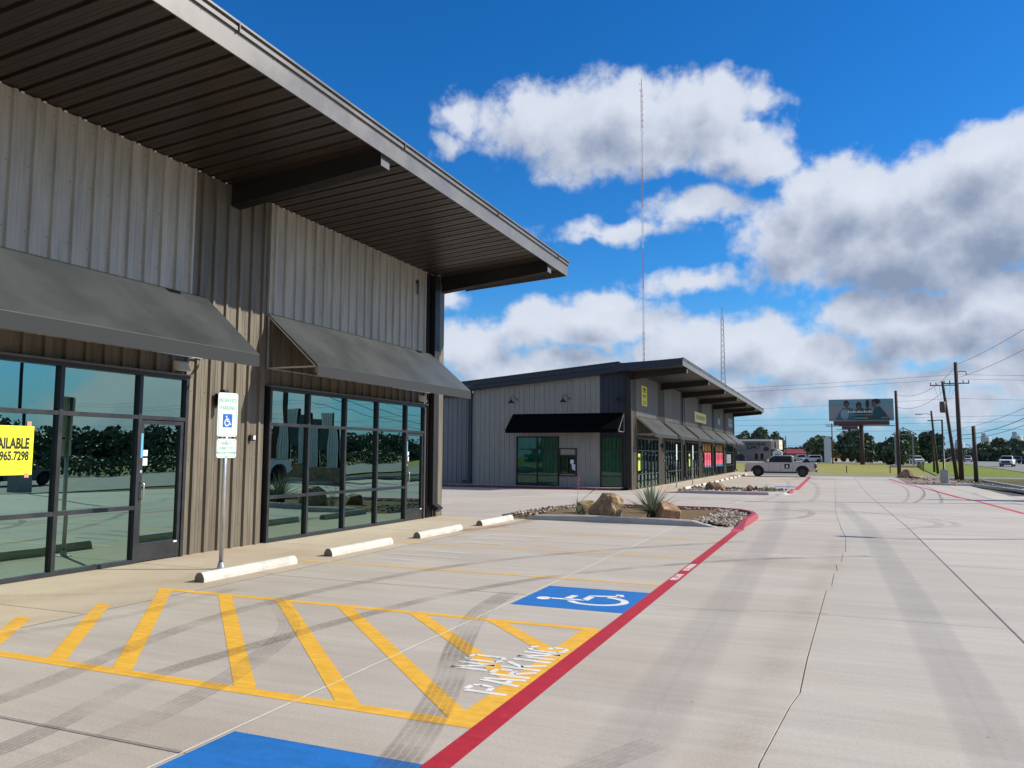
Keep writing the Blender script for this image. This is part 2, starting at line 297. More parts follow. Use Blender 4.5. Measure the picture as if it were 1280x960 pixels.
M_stone = stone_mat()

def glass_mat(name, refl, trans, f0, gain=1.0):
    m = bpy.data.materials.new(name); m.use_nodes = True; t = m.node_tree; t.nodes.clear()
    g1 = nd(t, 'ShaderNodeBsdfGlossy', {}, Color=refl + (1,), Roughness=0.0)
    pos = nd(t, 'ShaderNodeNewGeometry').outputs[0]
    nz = nd(t, 'ShaderNodeTexNoise', {}, Vector=pos, Scale=0.9, Detail=1.0)
    oi = nd(t, 'ShaderNodeObjectInfo'); wn_ = nd(t, 'ShaderNodeTexWhiteNoise', {'noise_dimensions': '1D'}, W=oi.outputs['Random'])
    tl_ = nd(t, 'ShaderNodeVectorMath', {'operation': 'SCALE'}, i0=vmt(t, 'SUBTRACT', wn_.outputs[1], (0.5, 0.5, 0.5))); tl_.inputs['Scale'].default_value = 0.009
    nn_ = vmt(t, 'NORMALIZE', vmt(t, 'ADD', nd(t, 'ShaderNodeNewGeometry').outputs['Normal'], tl_.outputs[0]))
    bp = nd(t, 'ShaderNodeBump', {}, Height=nz.outputs[0], Strength=0.13, Distance=0.02, Normal=nn_); t.links.new(bp.outputs[0], g1.inputs['Normal'])
    t1 = nd(t, 'ShaderNodeBsdfTransparent', {}, Color=trans + (1,))
    fr = nd(t, 'ShaderNodeLayerWeight', {}, Blend=0.35)
    fac = mth(t, 'ADD', f0, mth(t, 'MULTIPLY', fr.outputs['Fresnel'], gain), clamp=True)
    mx_ = nd(t, 'ShaderNodeMixShader', {}, i0=fac, i1=t1.outputs[0], i2=g1.outputs[0])
    nd(t, 'ShaderNodeOutputMaterial', {}, Surface=mx_.outputs[0]); return m
M_glass = glass_mat('teal_tinted_glass', (0.37, 0.56, 0.50), (0.05, 0.11, 0.09), 0.62, 0.8)
M_glass2 = glass_mat('green_tinted_glass', (0.33, 0.46, 0.39), (0.45, 0.72, 0.66), 0.10, 0.6)
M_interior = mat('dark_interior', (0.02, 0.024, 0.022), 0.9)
M_curtain = mat('curtain', (0.42, 0.50, 0.47), 0.9)

# ------------------------------------------------------------------ building helpers
WL = {}
def tag(o, label=None, cat=None, group=None, kind=None):
    if label: o['label'] = label
    if cat: o['category'] = cat
    if group: o['group'] = group
    if kind: o['kind'] = kind
    return o
def wl(o): return WL[o.name] if o is not None else Vector((0, 0, 0))
def empty(name, loc, label, cat, group=None, rz=0.0):
    o = bpy.data.objects.new(name, None); COL.objects.link(o); o.location = loc; o.rotation_euler = (0, 0, rz)
    WL[o.name] = Vector(loc); return tag(o, label, cat, group)
def link(name, me, mt, parent=None, loc=None, rot=None, scale=None):
    """new object for a mesh whose origin is at world point loc"""
    o = bpy.data.objects.new(name, me); COL.objects.link(o)
    if mt is not None and len(me.materials) == 0: me.materials.append(mt)
    loc = Vector(loc) if loc is not None else Vector((0, 0, 0))
    if parent is not None: o.parent = parent; o.location = loc - wl(parent)
    else: o.location = loc
    if rot is not None: o.rotation_euler = rot
    if scale is not None: o.scale = scale
    WL[o.name] = loc
    return o
class MB:
    def __init__(s): s.v = []; s.f = []
    def add(s, vs, fs):
        b = len(s.v); s.v += [tuple(p) for p in vs]; s.f += [tuple(i + b for i in q) for q in fs]; return s
    def box(s, x0, x1, y0, y1, z0, z1):
        return s.add([(x0, y0, z0), (x1, y0, z0), (x1, y1, z0), (x0, y1, z0), (x0, y0, z1), (x1, y0, z1), (x1, y1, z1), (x0, y1, z1)],
                     [(0, 3, 2, 1), (4, 5, 6, 7), (0, 1, 5, 4), (1, 2, 6, 5), (2, 3, 7, 6), (3, 0, 4, 7)])
    def bar(s, a, b, w, h=None, up=(0, 0, 1)):
        a = Vector(a); b = Vector(b); h = h or w; d = (b - a).normalized(); u = Vector(up)
        if abs(d.dot(u)) > 0.99: u = Vector((1, 0, 0))
        r = d.cross(u).normalized(); u = r.cross(d)
        vs = []
        for p in (a, b):
            for sx_, sz_ in ((-1, -1), (1, -1), (1, 1), (-1, 1)): vs.append(p + r * sx_ * w / 2 + u * sz_ * h / 2)
        return s.add(vs, [(3, 2, 1, 0), (4, 5, 6, 7), (0, 1, 5, 4), (1, 2, 6, 5), (2, 3, 7, 6), (3, 0, 4, 7)])
    def tube(s, pts, rad, n=8, caps=True):
        pts = [Vector(p) for p in pts]; rr = rad if isinstance(rad, (list, tuple)) else [rad] * len(pts)
        base = len(s.v); prev = None
        for i, p in enumerate(pts):
            d = (pts[min(i + 1, len(pts) - 1)] - pts[max(i - 1, 0)]).normalized()
            u = prev if prev is not None else (Vector((0, 0, 1)) if abs(d.z) < 0.9 else Vector((1, 0, 0)))
            r = d.cross(u).normalized(); u = r.cross(d).normalized(); prev = u
            for k in range(n):
                a = 2 * math.pi * k / n; s.v.append(tuple(p + (r * math.cos(a) + u * math.sin(a)) * rr[i]))
        for i in range(len(pts) - 1):
            for k in range(n):
                a = base + i * n + k; b = base + i * n + (k + 1) % n; s.f.append((a, b, b + n, a + n))
        if caps:
            s.f.append(tuple(base + k for k in range(n))[::-1]); s.f.append(tuple(base + (len(pts) - 1) * n + k for k in range(n)))
        return s
    def prism(s, poly, axis, a, b):
        """poly of 2D points extruded along axis ('x','y','z') from a to b"""
        n = len(poly)
        def P_(p, t):
            return {'x': (t, p[0], p[1]), 'y': (p[0], t, p[1]), 'z': (p[0], p[1], t)}[axis]
        vs = [P_(p, a) for p in poly] + [P_(p, b) for p in poly]
        return s.add(vs, [tuple(range(n))[::-1], tuple(range(n, 2 * n))] + [(i, (i + 1) % n, n + (i + 1) % n, n + i) for i in range(n)])
    def lathe(s, prof, n=16, c=(0, 0, 0), axis='z'):
        base = len(s.v)
        for r_, h in prof:
            for k in range(n):
                a = 2 * math.pi * k / n; x, y, z = r_ * math.cos(a), r_ * math.sin(a), h
                if axis == 'y': x, y, z = x, z, y
                if axis == 'x': x, y, z = z, x, y
                s.v.append((x + c[0], y + c[1], z + c[2]))
        for i in range(len(prof) - 1):
            for k in range(n):
                a = base + i * n + k; b = base + i * n + (k + 1) % n; s.f.append((a, b, b + n, a + n))
        return s
    def mesh(s, name, off=(0, 0, 0), smooth_=False, uv=None):
        me = bpy.data.meshes.new(name)
        vs = [(p[0] - off[0], p[1] - off[1], p[2] - off[2]) for p in s.v]
        me.from_pydata(vs, [], s.f); me.update()
        if smooth_: me.shade_smooth()
        return me
    def build(s, name, mt, parent=None, smooth_=False, origin=None, fix=True):
        """coordinates are world coordinates; the object sits at its parent's origin (or at origin)"""
        off = Vector(origin) if origin is not None else wl(parent)
        me = s.mesh(name, off, smooth_)
        if fix:
            bm = bmesh.new(); bm.from_mesh(me); bmesh.ops.recalc_face_normals(bm, faces=bm.faces); bm.to_mesh(me); bm.free()
        me.materials.append(mt)
        return link(name, me, None, parent, off)
def bevel(o, w=0.01, seg=2, ang=35):
    m = o.modifiers.new('bevel', 'BEVEL'); m.width = w; m.segments = seg; m.limit_method = 'ANGLE'; m.angle_limit = R(ang); return o
ZY = [-200, 20, 42, 1e5]; ZZ = [0, 0, -0.33, -0.33]
def gz(y): return float(np.interp(y, ZY, ZZ))
def flat(name, poly, dz, mt, parent, step=1.4):
    """a sheet lying on the lot (convex polygon), dz above it"""
    bm = bmesh.new(); vs = [bm.verts.new((x, y, 0)) for x, y in poly]; bm.faces.new(vs)
    y0 = min(p[1] for p in poly); y1 = max(p[1] for p in poly)
    if y1 > 20 and y0 < 42 and y1 - y0 > 0.5:
        y = max(y0, 20.0)
        while y < min(y1, 42.01):
            bmesh.ops.bisect_plane(bm, geom=bm.verts[:] + bm.edges[:] + bm.faces[:], plane_co=(0, y, 0), plane_no=(0, 1, 0)); y += step
    off = wl(parent)
    for v in bm.verts: v.co.z = gz(v.co.y) + dz
    for v in bm.verts: v.co -= off
    bm.normal_update()
    for f in bm.faces:
        if f.normal.z < 0: f.normal_flip()
    me = bpy.data.meshes.new(name); bm.to_mesh(me); bm.free(); me.materials.append(mt)
    return link(name, me, None, parent, off)
def rect(x0, x1, y0, y1): return [(x0, y0), (x1, y0), (x1, y1), (x0, y1)]
def stroke(a, b, w, ext=0.0):
    a = Vector(a); b = Vector(b); d = (b - a).normalized(); n = Vector((-d.y, d.x)) * w / 2; a = a - d * ext; b = b + d * ext
    return [tuple(a - n), tuple(b - n), tuple(b + n), tuple(a + n)]
def text_mesh(s, size=1.0, bold=0.0, cond=1.0, extrude=0.0, align='CENTER', res=3):
    cu = bpy.data.curves.new('lettering', 'FONT'); cu.body = s; cu.size = size; cu.offset = bold; cu.extrude = extrude
    cu.align_x = align; cu.align_y = 'CENTER'; cu.resolution_u = res
    o = bpy.data.objects.new('lettering', cu); COL.objects.link(o)
    bpy.context.view_layer.update()
    me = bpy.data.meshes.new_from_object(o.evaluated_get(bpy.context.evaluated_depsgraph_get()))
    bpy.data.objects.remove(o); me.materials.clear()
    me.transform(Matrix.Diagonal((cond, 1, 1, 1))); return me
def put_text(name, s, mt, parent, loc, right, up, size, bold=0.0, cond=1.0, align='CENTER', ext=0.0):
    me = text_mesh(s, size, bold, cond, ext, align)
    r_ = Vector(right).normalized(); u_ = Vector(up).normalized(); n_ = r_.cross(u_)
    me.transform(Matrix((r_, u_, n_)).transposed().to_4x4()); me.materials.append(mt)
    return link(name, me, None, parent, loc)
def isa(parts_, scale_u, scale_v, w):
    """wheelchair emblem: list of 2D polygons in u (right), v (up), 0..1"""
    out = []
    out.append([(0.33 + 0.105 * math.cos(a), 0.905 + 0.085 * math.sin(a)) for a in [2 * math.pi * k / 16 for k in range(16)]])
    for a, b in (((0.36, 0.84), (0.40, 0.45)), ((0.39, 0.66), (0.70, 0.63)), ((0.39, 0.45), (0.74, 0.44)), ((0.74, 0.46), (0.86, 0.14)), ((0.84, 0.13), (1.0, 0.18))):
        out.append(stroke(a, b, w))
    n = 18
    for k in range(n):
        a0 = R(115 + 235 * k / n); a1 = R(115 + 235 * (k + 1) / n)
        c = (0.42, 0.31); r0, r1 = 0.31 - w * 0.55, 0.31 + w * 0.45
        out.append([(c[0] + r * math.cos(a), c[1] + r * math.sin(a)) for r, a in ((r0, a0), (r1, a0), (r1, a1), (r0, a1))])
    return [[(u * scale_u, v * scale_v) for u, v in pl] for pl in out]

# ================================================================== GROUND
base = MB(); base.box(-3000, 3000, -1500, 5500, -1.5, -0.42)
gnd = base.build('ground', M_grass); tag(gnd, kind='structure')
# terrain under the lot, a step below its slabs
lot = flat('parking_lot', [(-40, -90), (12.2, -90), (12.2, 77.3), (-6.9, 77.3), (-6.9, 90.2), (-40, 90.2)], -0.10, M_joint, None)
tag(lot, kind='structure')
def jag(y):
    pts = [(-16, -0.75), (4.5, -0.42), (5.66, -0.31), (5.7, -0.27), (6.88, -0.25), (10.63, -0.13), (10.66, -0.08), (11.9, -0.05), (11.95, 0.0), (12.97, -0.02), (13.0, 0.05), (14.61, 0.09), (14.66, 0.13), (17.13, 0.17), (19, 0.1), (25, 0.0), (80, 0.0)]
    return float(np.interp(y, [p[0] for p in pts], [p[1] for p in pts]))
def slab(x0, x1, y0, y1, mt, dz=0.0, gap=0.007, cham=0.012):
    """one cast slab with its own thickness and eased edges; x0/x1 may be functions of y"""
    fx0 = x0 if callable(x0) else (lambda y: x0); fx1 = x1 if callable(x1) else (lambda y: x1)
    ys = [y0 + gap, y0 + gap + cham]
    jl = callable(x0) or callable(x1); st = 0.35 if jl else 1.6
    y = math.ceil(y0 / st + 0.2) * st
    while y < y1 - 0.1: ys.append(y); y += st
    if y0 < 20 < y1 - .1: ys.append(20)
    if y0 < 42 < y1 - .1: ys.append(42)
    ys = sorted(set(ys + [y1 - gap - cham, y1 - gap]))
    vs = []; fs = []
    for i, y in enumerate(ys):
        e = (i == 0 or i == len(ys) - 1); z = gz(y) + dz
        a, b = fx0(y) + gap, fx1(y) - gap
        vs += [(a, y, z - 0.08), (a, y, z - cham * .6), (a + cham, y, z - (cham * .6 if e else 0)), (b - cham, y, z - (cham * .6 if e else 0)), (b, y, z - cham * .6), (b, y, z - 0.08)]
    for i in range(len(ys) - 1):
        for k in range(5): fs.append((i * 6 + k, i * 6 + k + 1, i * 6 + k + 7, i * 6 + k + 6))
    for i in (0, len(ys) - 1): fs.append(tuple(i * 6 + k for k in range(6)))
    m = MB(); m.add(vs, fs)
    return m.build('slab', mt, lot)
for xx_, xe_, mm_ in ((-40, -24, 0), (-24, -9, 0), (-9, -.75, 0), (-.75, 9.9, 1)):
    for yy_ in range(-90, -20, 12): slab(xx_, xe_, yy_, min(yy_ + 12, -17.44), M_conc2 if mm_ else M_conc)
LY = [3.44 + 5.22 * k for k in range(-4, 15)]; LY = [y for y in LY if y < 76] + [77.0]
for i in range(len(LY) - 1):
    a, b = LY[i], LY[i + 1]
    slab(-7.05, -3.35, a, b, M_conc); slab(-3.35, jag, a, b, M_conc, gap=.004, cham=.0015)
RY = [8.27 + 5.22 * k for k in range(-5, 14)]; RY = [y for y in RY if y < 76] + [77.0]
for i in range(len(RY) - 1):
    a, b = RY[i], RY[i + 1]
    slab(jag, 1.5, a + .6, b + (.6 if b < 76 else 0), M_conc2, gap=.004, cham=.0015); slab(1.5, 6.5, a, b, M_conc2)
    slab(6.5, 9.9 if b < 48 else 8.0, a, b, M_conc2)
# front walk of the two buildings (tan, broom finished) and the drive between them
WY = [-13 + 0.0] + [5.84 - 3.05 * k for k in range(6, 0, -1)] + [5.84, 8.74, 11.7, 14.7, 18.4]
for a, b in zip(WY[:-1], WY[1:]): slab(-9.62, -7.05, a, b, M_walk, gap=0.004)
WY2 = [40.6 + 2.9 * k for k in range(18)]
for a, b in zip(WY2[:-1], WY2[1:]): slab(-10.2, -7.55, a, b, M_walk, gap=0.004)
for a, b in ((18.4, 24.36), (24.36, 29.6), (29.6, 34.8), (34.8, 40.6)):
    for x in (-36.0, -30.0, -24.0, -18.0, -12.0): slab(x, x + 6 if x < -12 else -7.05, a, b, M_conc)
for i in range(4, len(LY) - 1):
    if LY[i] > 38: slab(-7.55, -7.05, LY[i], LY[i + 1], M_conc)
slab(-7.55, -7.05, 77.0, 83.2, M_conc)
# pale sealant in the long joints
def ribbon(name, pts, w, mt, parent, dz):
    """strip on the ground along a polyline, UV x along, y across"""
    P_ = []
    for i in range(len(pts) - 1):
        a = Vector(pts[i]); b = Vector(pts[i + 1]); n = max(1, int((b - a).length / 0.35))
        for k in range(n): P_.append(a.lerp(b, k / n))
    P_.append(Vector(pts[-1]))
    vs, fs, uv = [], [], []; L = 0
    for i, p in enumerate(P_):
        d = (P_[min(i + 1, len(P_) - 1)] - P_[max(0, i - 1)]).normalized(); n = Vector((-d.y, d.x)) * w / 2
        if i: L += (p - P_[i - 1]).length
        for s_, q in ((1, p - n), (0, p + n)): vs.append((q.x, q.y, gz(q.y) + dz)); uv.append((L, s_))
    for i in range(len(P_) - 1): fs.append((2 * i, 2 * i + 2, 2 * i + 3, 2 * i + 1))
    off = wl(parent); me = bpy.data.meshes.new(name)
    me.from_pydata([(x - off.x, y - off.y, z - off.z) for x, y, z in vs], [], fs)
    ul = me.uv_layers.new(name='UVMap')
    for lp in me.loops: ul.data[lp.index].uv = uv[lp.vertex_index]
    me.update()
    if me.polygons[0].normal.z < 0: me.flip_normals()
    me.materials.append(mt); return link(name, me, None, parent, off)
ribbon('joint_sealant', [(-3.35, -10), (-3.35, 18.2)], 0.011, M_jointw, lot, 0.002)
ribbon('joint_sealant', [(-7.05, -10), (-7.05, 18.2)], 0.014, M_jointw, lot, 0.002)
ribbon('joint_sealant', [(-2.0, 21.4), (10.2, 21.4)], 0.09, M_jointw, lot, 0.002)

# ---- painted markings, 4 mm above the slabs
PZ = 0.0016
def paint(name, poly, mt, dz=PZ, label=None):
    o = flat(name, poly, dz, mt, lot); 
    if label: o['label'] = label
    return o
paint('fire_lane_stripe', rect(-2.06, -1.905, -10, 17.3), M_red, 0.0022)
paint('fire_lane_stripe', [(-2.06, 17.3), (-1.905, 17.3), (-1.86, 17.7), (-1.86, 18.15), (-2.12, 18.15), (-2.12, 17.75)], M_redf, 0.0022)
YL = 0.11
for yc in (9.99, 12.72, 15.46): paint('stall_line', rect(-7.52, -2.06, yc - .05, yc + .05), M_yelf)
for yc in (1.55, -1.2, -3.95): paint('stall_line', rect(-7.52, -2.06, yc - .05, yc + .05), M_yel)
paint('hatch_line', rect(-7.52, -2.06, 7.19, 7.30), M_yel); paint('hatch_line', rect(-7.9, -2.06, 4.40, 4.52), M_yel)
paint('hatch_line', rect(-2.23, -2.06, 4.52, 7.19), M_yel, 0.0019)
def hatch(xt, yt, xb, yb, w=0.14):
    a, b = Vector((xt, yt)), Vector((xb, yb)); h = w * 0.72
    paint('hatch_line', [(xt - h, yt), (xb - h, yb), (xb + h, yb), (xt + h, yt)], M_yel, 0.0018)
hatch(-7.38, 7.2, -5.02, 4.51); hatch(-6.48, 7.2, -3.85, 4.51); hatch(-5.66, 7.2, -3.0, 4.51); hatch(-4.86, 7.2, -2.16, 4.51)
hatch(-3.98, 7.2, -2.2, 5.42); hatch(-3.10, 7.2, -2.22, 6.30)
hatch(-7.32, 6.30, -5.72, 4.51); hatch(-7.45, 5.50, -6.55, 4.51)
# accessible stall pads with their emblem (emblem top towards the building)
def pad(y0, y1, em=True):
    p = paint('accessible_pad', rect(-3.32, -2.06, y0, y1), M_blue)
    if em:
        yb = y0 + 0.22
        for pl in isa(None, 0.80, 1.02, 0.085):
            m = MB(); pts = [(-2.18 - v, yb + u, gz(yb) + 0.0022) for u, v in pl]; m.add(pts, [tuple(range(len(pts)))])
            o = m.build('emblem', M_wpaint, p)
    return p
pad(8.08, 9.37); pad(2.30, 3.81, False)
# stencil lettering
def stencil(word, x_base, x_top, y0, cw, gapw, mt):
    H_ = x_base - x_top      # letters stand with their tops towards -X
    F = {'N': [((0, 0), (0, 1)), ((0, 1), (1, 0)), ((1, 0), (1, 1))],
         'O': [((0, .12), (0, .88)), ((0, .88), (.4, 1)), ((.6, 1), (1, .88)), ((1, .88), (1, .12)), ((1, .12), (.6, 0)), ((.4, 0), (0, .12))],
         'P': [((0, 0), (0, 1)), ((.2, 1), (.8, .98)), ((.85, .98), (1, .8)), ((1, .8), (.85, .52)), ((.8, .5), (.2, .48))],
         'A': [((0, 0), (.4, 1)), ((.6, 1), (1, 0)), ((.3, .33), (.7, .33))],
         'R': [((0, 0), (0, 1)), ((.2, 1), (.85, .98)), ((.95, .9), (.95, .62)), ((.85, .52), (.2, .5)), ((.4, .45), (1, 0))],
         'K': [((0, 0), (0, 1)), ((.25, .5), (1, 1)), ((.35, .55), (1, 0))], 'I': [((.5, 0), (.5, 1))],
         'G': [((.6, 1), (1, .85)), ((.4, 1), (0, .85)), ((0, .85), (0, .15)), ((0, .15), (.4, 0)), ((.5, 0), (1, .1)), ((1, .1), (1, .45)), ((.95, .45), (.55, .45))]}
    y = y0
    for ch in word:
        w = cw * (0.35 if ch == 'I' else 1)
        for (a, b) in F[ch]:
            if ch == 'I': a, b = (.5, 0), (.5, 1)
            A_ = (x_base - a[1] * H_, y + a[0] * w); B_ = (x_base - b[1] * H_, y + b[0] * w)
            st = stroke(A_, B_, 0.046)
            m = MB(); m.add([(p[0], p[1], 0.0026) for p in st], [(0, 1, 2, 3)]); m.build('stencil_letter', mt, lot)
        y += w + gapw
stencil('PARKING', -2.11, -2.43, 5.08, 0.15, 0.068, M_wpaint)
stencil('NO', -2.48, -2.79, 5.58, 0.15, 0.09, M_wpaint)
for yb in (10.35, 0.9, 19.9):
    for s_, yy in (('FIRE LANE', yb + .36), ('NO PARKING', yb + 1.35)):
        if yb > 19: 
            continue
        put_text('stencil_letter', s_, M_wpaint, lot, (-1.985, yy, gz(yy) + 0.0028), (0, 1, 0), (-1, 0, 0), 0.125, 0.006, 0.95)
# far stripe on the street side of the lot
for a, b in (((5.70, 20), (5.32, 28.31)), ((5.32, 28.31), (5.49, 38.43)), ((5.49, 38.43), (4.92, 52.53)), ((4.92, 52.53), (4.38, 58.8)), ((4.38, 58.8), (4.03, 71.6))):
    w = 0.10; paint('fire_lane_stripe', [(a[0] - w, a[1]), (a[0] + w, a[1]), (b[0] + w, b[1]), (b[0] - w, b[1])], M_redf)
for a, b in ((46.3, 52.7), (52.7, 73.5)):
    paint('fire_lane_stripe', rect(-2.13, -1.87, a, b), M_redf)
for k in range(11): paint('stall_line', rect(-7.4, -2.13, 46.5 + 2.74 * k - .05, 46.5 + 2.74 * k + .05), M_yelf)
paint('accessible_pad', rect(-3.4, -2.15, 49.9, 51.2), M_blue)
paint('kerb_line', rect(-8.14, -8.02, 19.6, 23.6), M_yelf)
paint('stall_line', rect(-16.5, -8.2, 24.0, 24.12), M_yelf); paint('stall_line', rect(-16.5, -8.2, 28.6, 28.75), M_yelf)

# ---- tyre marks, dusty bands, washed paint: thin films with ragged, see-through edges
def film(name, col, dens, mode='tyre'):
    m = bpy.data.materials.new(name); m.use_nodes = True; t = m.node_tree; t.nodes.clear()
    uv = nd(t, 'ShaderNodeTexCoord').outputs['UV']; s_ = nd(t, 'ShaderNodeSeparateXYZ', {}, Vector=uv)
    pos = nd(t, 'ShaderNodeNewGeometry').outputs[0]
    cx = mth(t, 'MULTIPLY', mth(t, 'ABSOLUTE', mth(t, 'SUBTRACT', s_.outputs[1], 0.5)), 2.0)
    n1 = nd(t, 'ShaderNodeTexNoise', {}, Vector=pos, Scale=1.4, Detail=5.0)
    n2 = nd(t, 'ShaderNodeTexNoise', {}, Vector=pos, Scale=22.0, Detail=5.0, Roughness=0.7)
    a = mth(t, 'SUBTRACT', 1.0, smooth(t, cx, 0.82 if mode == 'tyre' else 0.0, 1.0))
    a = mth(t, 'MULTIPLY', a, smooth(t, n1.outputs[0], 0.28, 0.68, 0.15, 1.0))
    a = mth(t, 'MULTIPLY', a, smooth(t, n2.outputs[0], 0.3, 0.65, 0.45, 1.0))
    if mode == 'tyre':
        gr = mth(t, 'ABSOLUTE', mth(t, 'SINE', mth(t, 'MULTIPLY', s_.outputs[1], 15.7)))
        a = mth(t, 'MULTIPLY', a, smooth(t, gr, 0.05, 0.6, 0.35, 1.0))
    a = mth(t, 'MULTIPLY', a, dens, clamp=True)
    b = nd(t, 'ShaderNodeBsdfDiffuse', {}, Color=col + (1,)); tr = nd(t, 'ShaderNodeBsdfTransparent')
    mx_ = nd(t, 'ShaderNodeMixShader', {}, i0=a, i1=tr.outputs[0], i2=b.outputs[0])
    nd(t, 'ShaderNodeOutputMaterial', {}, Surface=mx_.outputs[0]); return m
F_tyre = film('tyre_mark_film', (0.12, 0.107, 0.095), 0.34); F_tyrel = film('faint_tyre_film', (0.15, 0.13, 0.115), 0.22)
F_dust = film('dust_film', (0.22, 0.20, 0.185), 0.12, 'band'); F_rust = film('rusty_soil_film', (0.36, 0.20, 0.10), 0.55, 'band')
F_wash = film('washed_paint_film', (0.62, 0.60, 0.57), 0.8, 'band'); F_tan = film('tan_dirt_film', (0.30, 0.245, 0.18), 0.15, 'band')
F_line = film('dark_residue_film', (0.07, 0.07, 0.09), 0.9, 'band')
def curve_pts(pts, n=8):
    out = []
    P_ = [Vector(p) for p in pts]; P_ = [P_[0] * 2 - P_[1]] + P_ + [P_[-1] * 2 - P_[-2]]
    for i in range(1, len(P_) - 2):
        for k in range(n):
            t = k / n; a, b, c, d = P_[i - 1:i + 3]
            out.append(0.5 * ((2 * b) + (c - a) * t + (2 * a - 5 * b + 4 * c - d) * t * t + (3 * b - a - 3 * c + d) * t ** 3))
    out.append(P_[-2]); return out
FZ = [0.0031]
def mark(name, pts, w, mt):
    FZ[0] += 0.00012
    return ribbon(name, curve_pts(pts), w, mt, lot, FZ[0])
mark('tyre_mark', [(-2.12, 3.4), (-2.30, 4.2), (-2.62, 5.2), (-3.05, 6.3), (-3.45, 7.6), (-3.6, 8.8)], 0.26, F_tyre)
mark('tyre_mark', [(-1.75, 3.3), (-1.35, 3.9), (-1.0, 4.6)], 0.20, F_tyrel)
mark('tyre_mark', [(-5.4, 2.2), (-5.15, 3.6), (-5.55, 5.2), (-5.75, 6.6), (-5.6, 8.5), (-5.0, 10.8), (-3.6, 13.2), (-1.6, 15.6)], 0.20, F_tyre)
mark('tyre_mark', [(-4.5, 2.2), (-4.3, 3.1), (-4.65, 4.4), (-4.62, 5.3), (-4.45, 6.9), (-4.1, 8.6), (-3.2, 10.6), (-1.4, 12.8), (0.5, 14.2)], 0.19, F_tyre)
mark('tyre_mark', [(-3.9, 2.6), (-3.95, 3.8), (-4.25, 5.0), (-4.8, 6.2), (-5.9, 7.3)], 0.22, F_tyrel)
mark('tyre_mark', [(-6.9, 4.9), (-6.6, 6.0), (-6.7, 7.6)], 0.18, F_tyrel)
for r_ in (0, 1.25):
    mark('tyre_mark', [(-3.5, 27.8 + r_), (-1.8, 27.0 + r_), (-0.8, 25.0 + r_), (-0.75, 23.0), (-1.6 - r_ * .2, 20.5), (-3.2, 18.0)], 0.22, F_tyrel)
    mark('tyre_mark', [(-6.5, 33.5 + 2 * r_), (-2.0, 31.5 + 2 * r_), (2.0, 30.8 + 2 * r_), (8.0, 31.5 + r_)], 0.3, F_tyrel)
    mark('tyre_mark', [(0.6, 26.5), (1.9 + r_ * .3, 24.0), (2.3 + r_ * .3, 21.5), (1.3, 19.5)], 0.22, F_tyrel)
    mark('tyre_mark', [(6.7 + r_, 48), (6.5 + r_, 40), (6.9 + r_, 33), (8.2 + r_, 28)], 0.2, F_tyrel)
mark('dust_band', [(-1.8, 8.45), (-0.9, 8.75), (-0.1, 8.9)], 0.24, F_tan)
for x0, x1, y in ((-7.0, -5.9, 10.6), (-6.7, -5.4, 11.15), (-6.5, -5.5, 11.7), (-6.9, -5.6, 13.1), (-6.6, -5.3, 13.8), (-6.4, -5.2, 14.5), (-6.8, -5.5, 16.2)):
    mark('washed_paint', [(x0, y), ((x0 + x1) / 2, y + .05), (x1, y)], 0.28, F_wash)
for pts in ([(2.2, 8.3), (2.9, 8.6), (3.1, 9.3), (4.0, 9.9)], [(1.5, 5.9), (2.1, 5.8), (2.6, 6.15), (3.4, 6.0)], [(-6.9, 12.2), (-6.0, 12.3), (-5.2, 12.1), (-4.3, 12.35), (-3.4, 12.3)], [(1.6, 13.6), (2.8, 13.8), (4.0, 13.5), (6.4, 13.8)]):
    q = random.Random(len(pts) + int(pts[0][0] * 10)); P_ = []
    for a, b in zip(pts[:-1], pts[1:]):
        a = Vector(a); b = Vector(b); n = int((b - a).length / .06)
        for i in range(n): P_.append(tuple(a.lerp(b, i / n) + Vector((q.uniform(-.012, .012), q.uniform(-.012, .012)))))
    ribbon('crack', P_, 0.005, M_joint, lot, 0.0012)
mark('rust_stain', [(-7.35, 15.0), (-6.95, 16.6), (-6.9, 18.4)], 0.6, F_rust)
mark('dirt_band', [(-8.9, 5.0), (-8.0, 7.0), (-7.6, 9.0)], 1.0, F_tan); mark('dirt_band', [(-8.4, 3.9), (-7.4, 5.2), (-6.9, 7.0)], 0.8, F_tan)
mark('dirt_band', [(-9.3, 5.9), (-8.0, 6.6), (-7.2, 7.2)], 0.35, F_tan)
mark('dirt_band', [(-4.2, 24.9), (-1.0, 26.0), (3.5, 25.2), (8.0, 26.4)], 1.4, F_tan)
mark('dirt_band', [(-1.8, 13.2), (-0.9, 12.8), (-0.2, 12.4)], 1.6, F_tan)
mark('dirt_band', [(-0.6, 4.0), (-0.45, 7.0), (-0.3, 10.0), (-0.1, 13.0), (0.0, 16.5)], 0.55, F_tan)

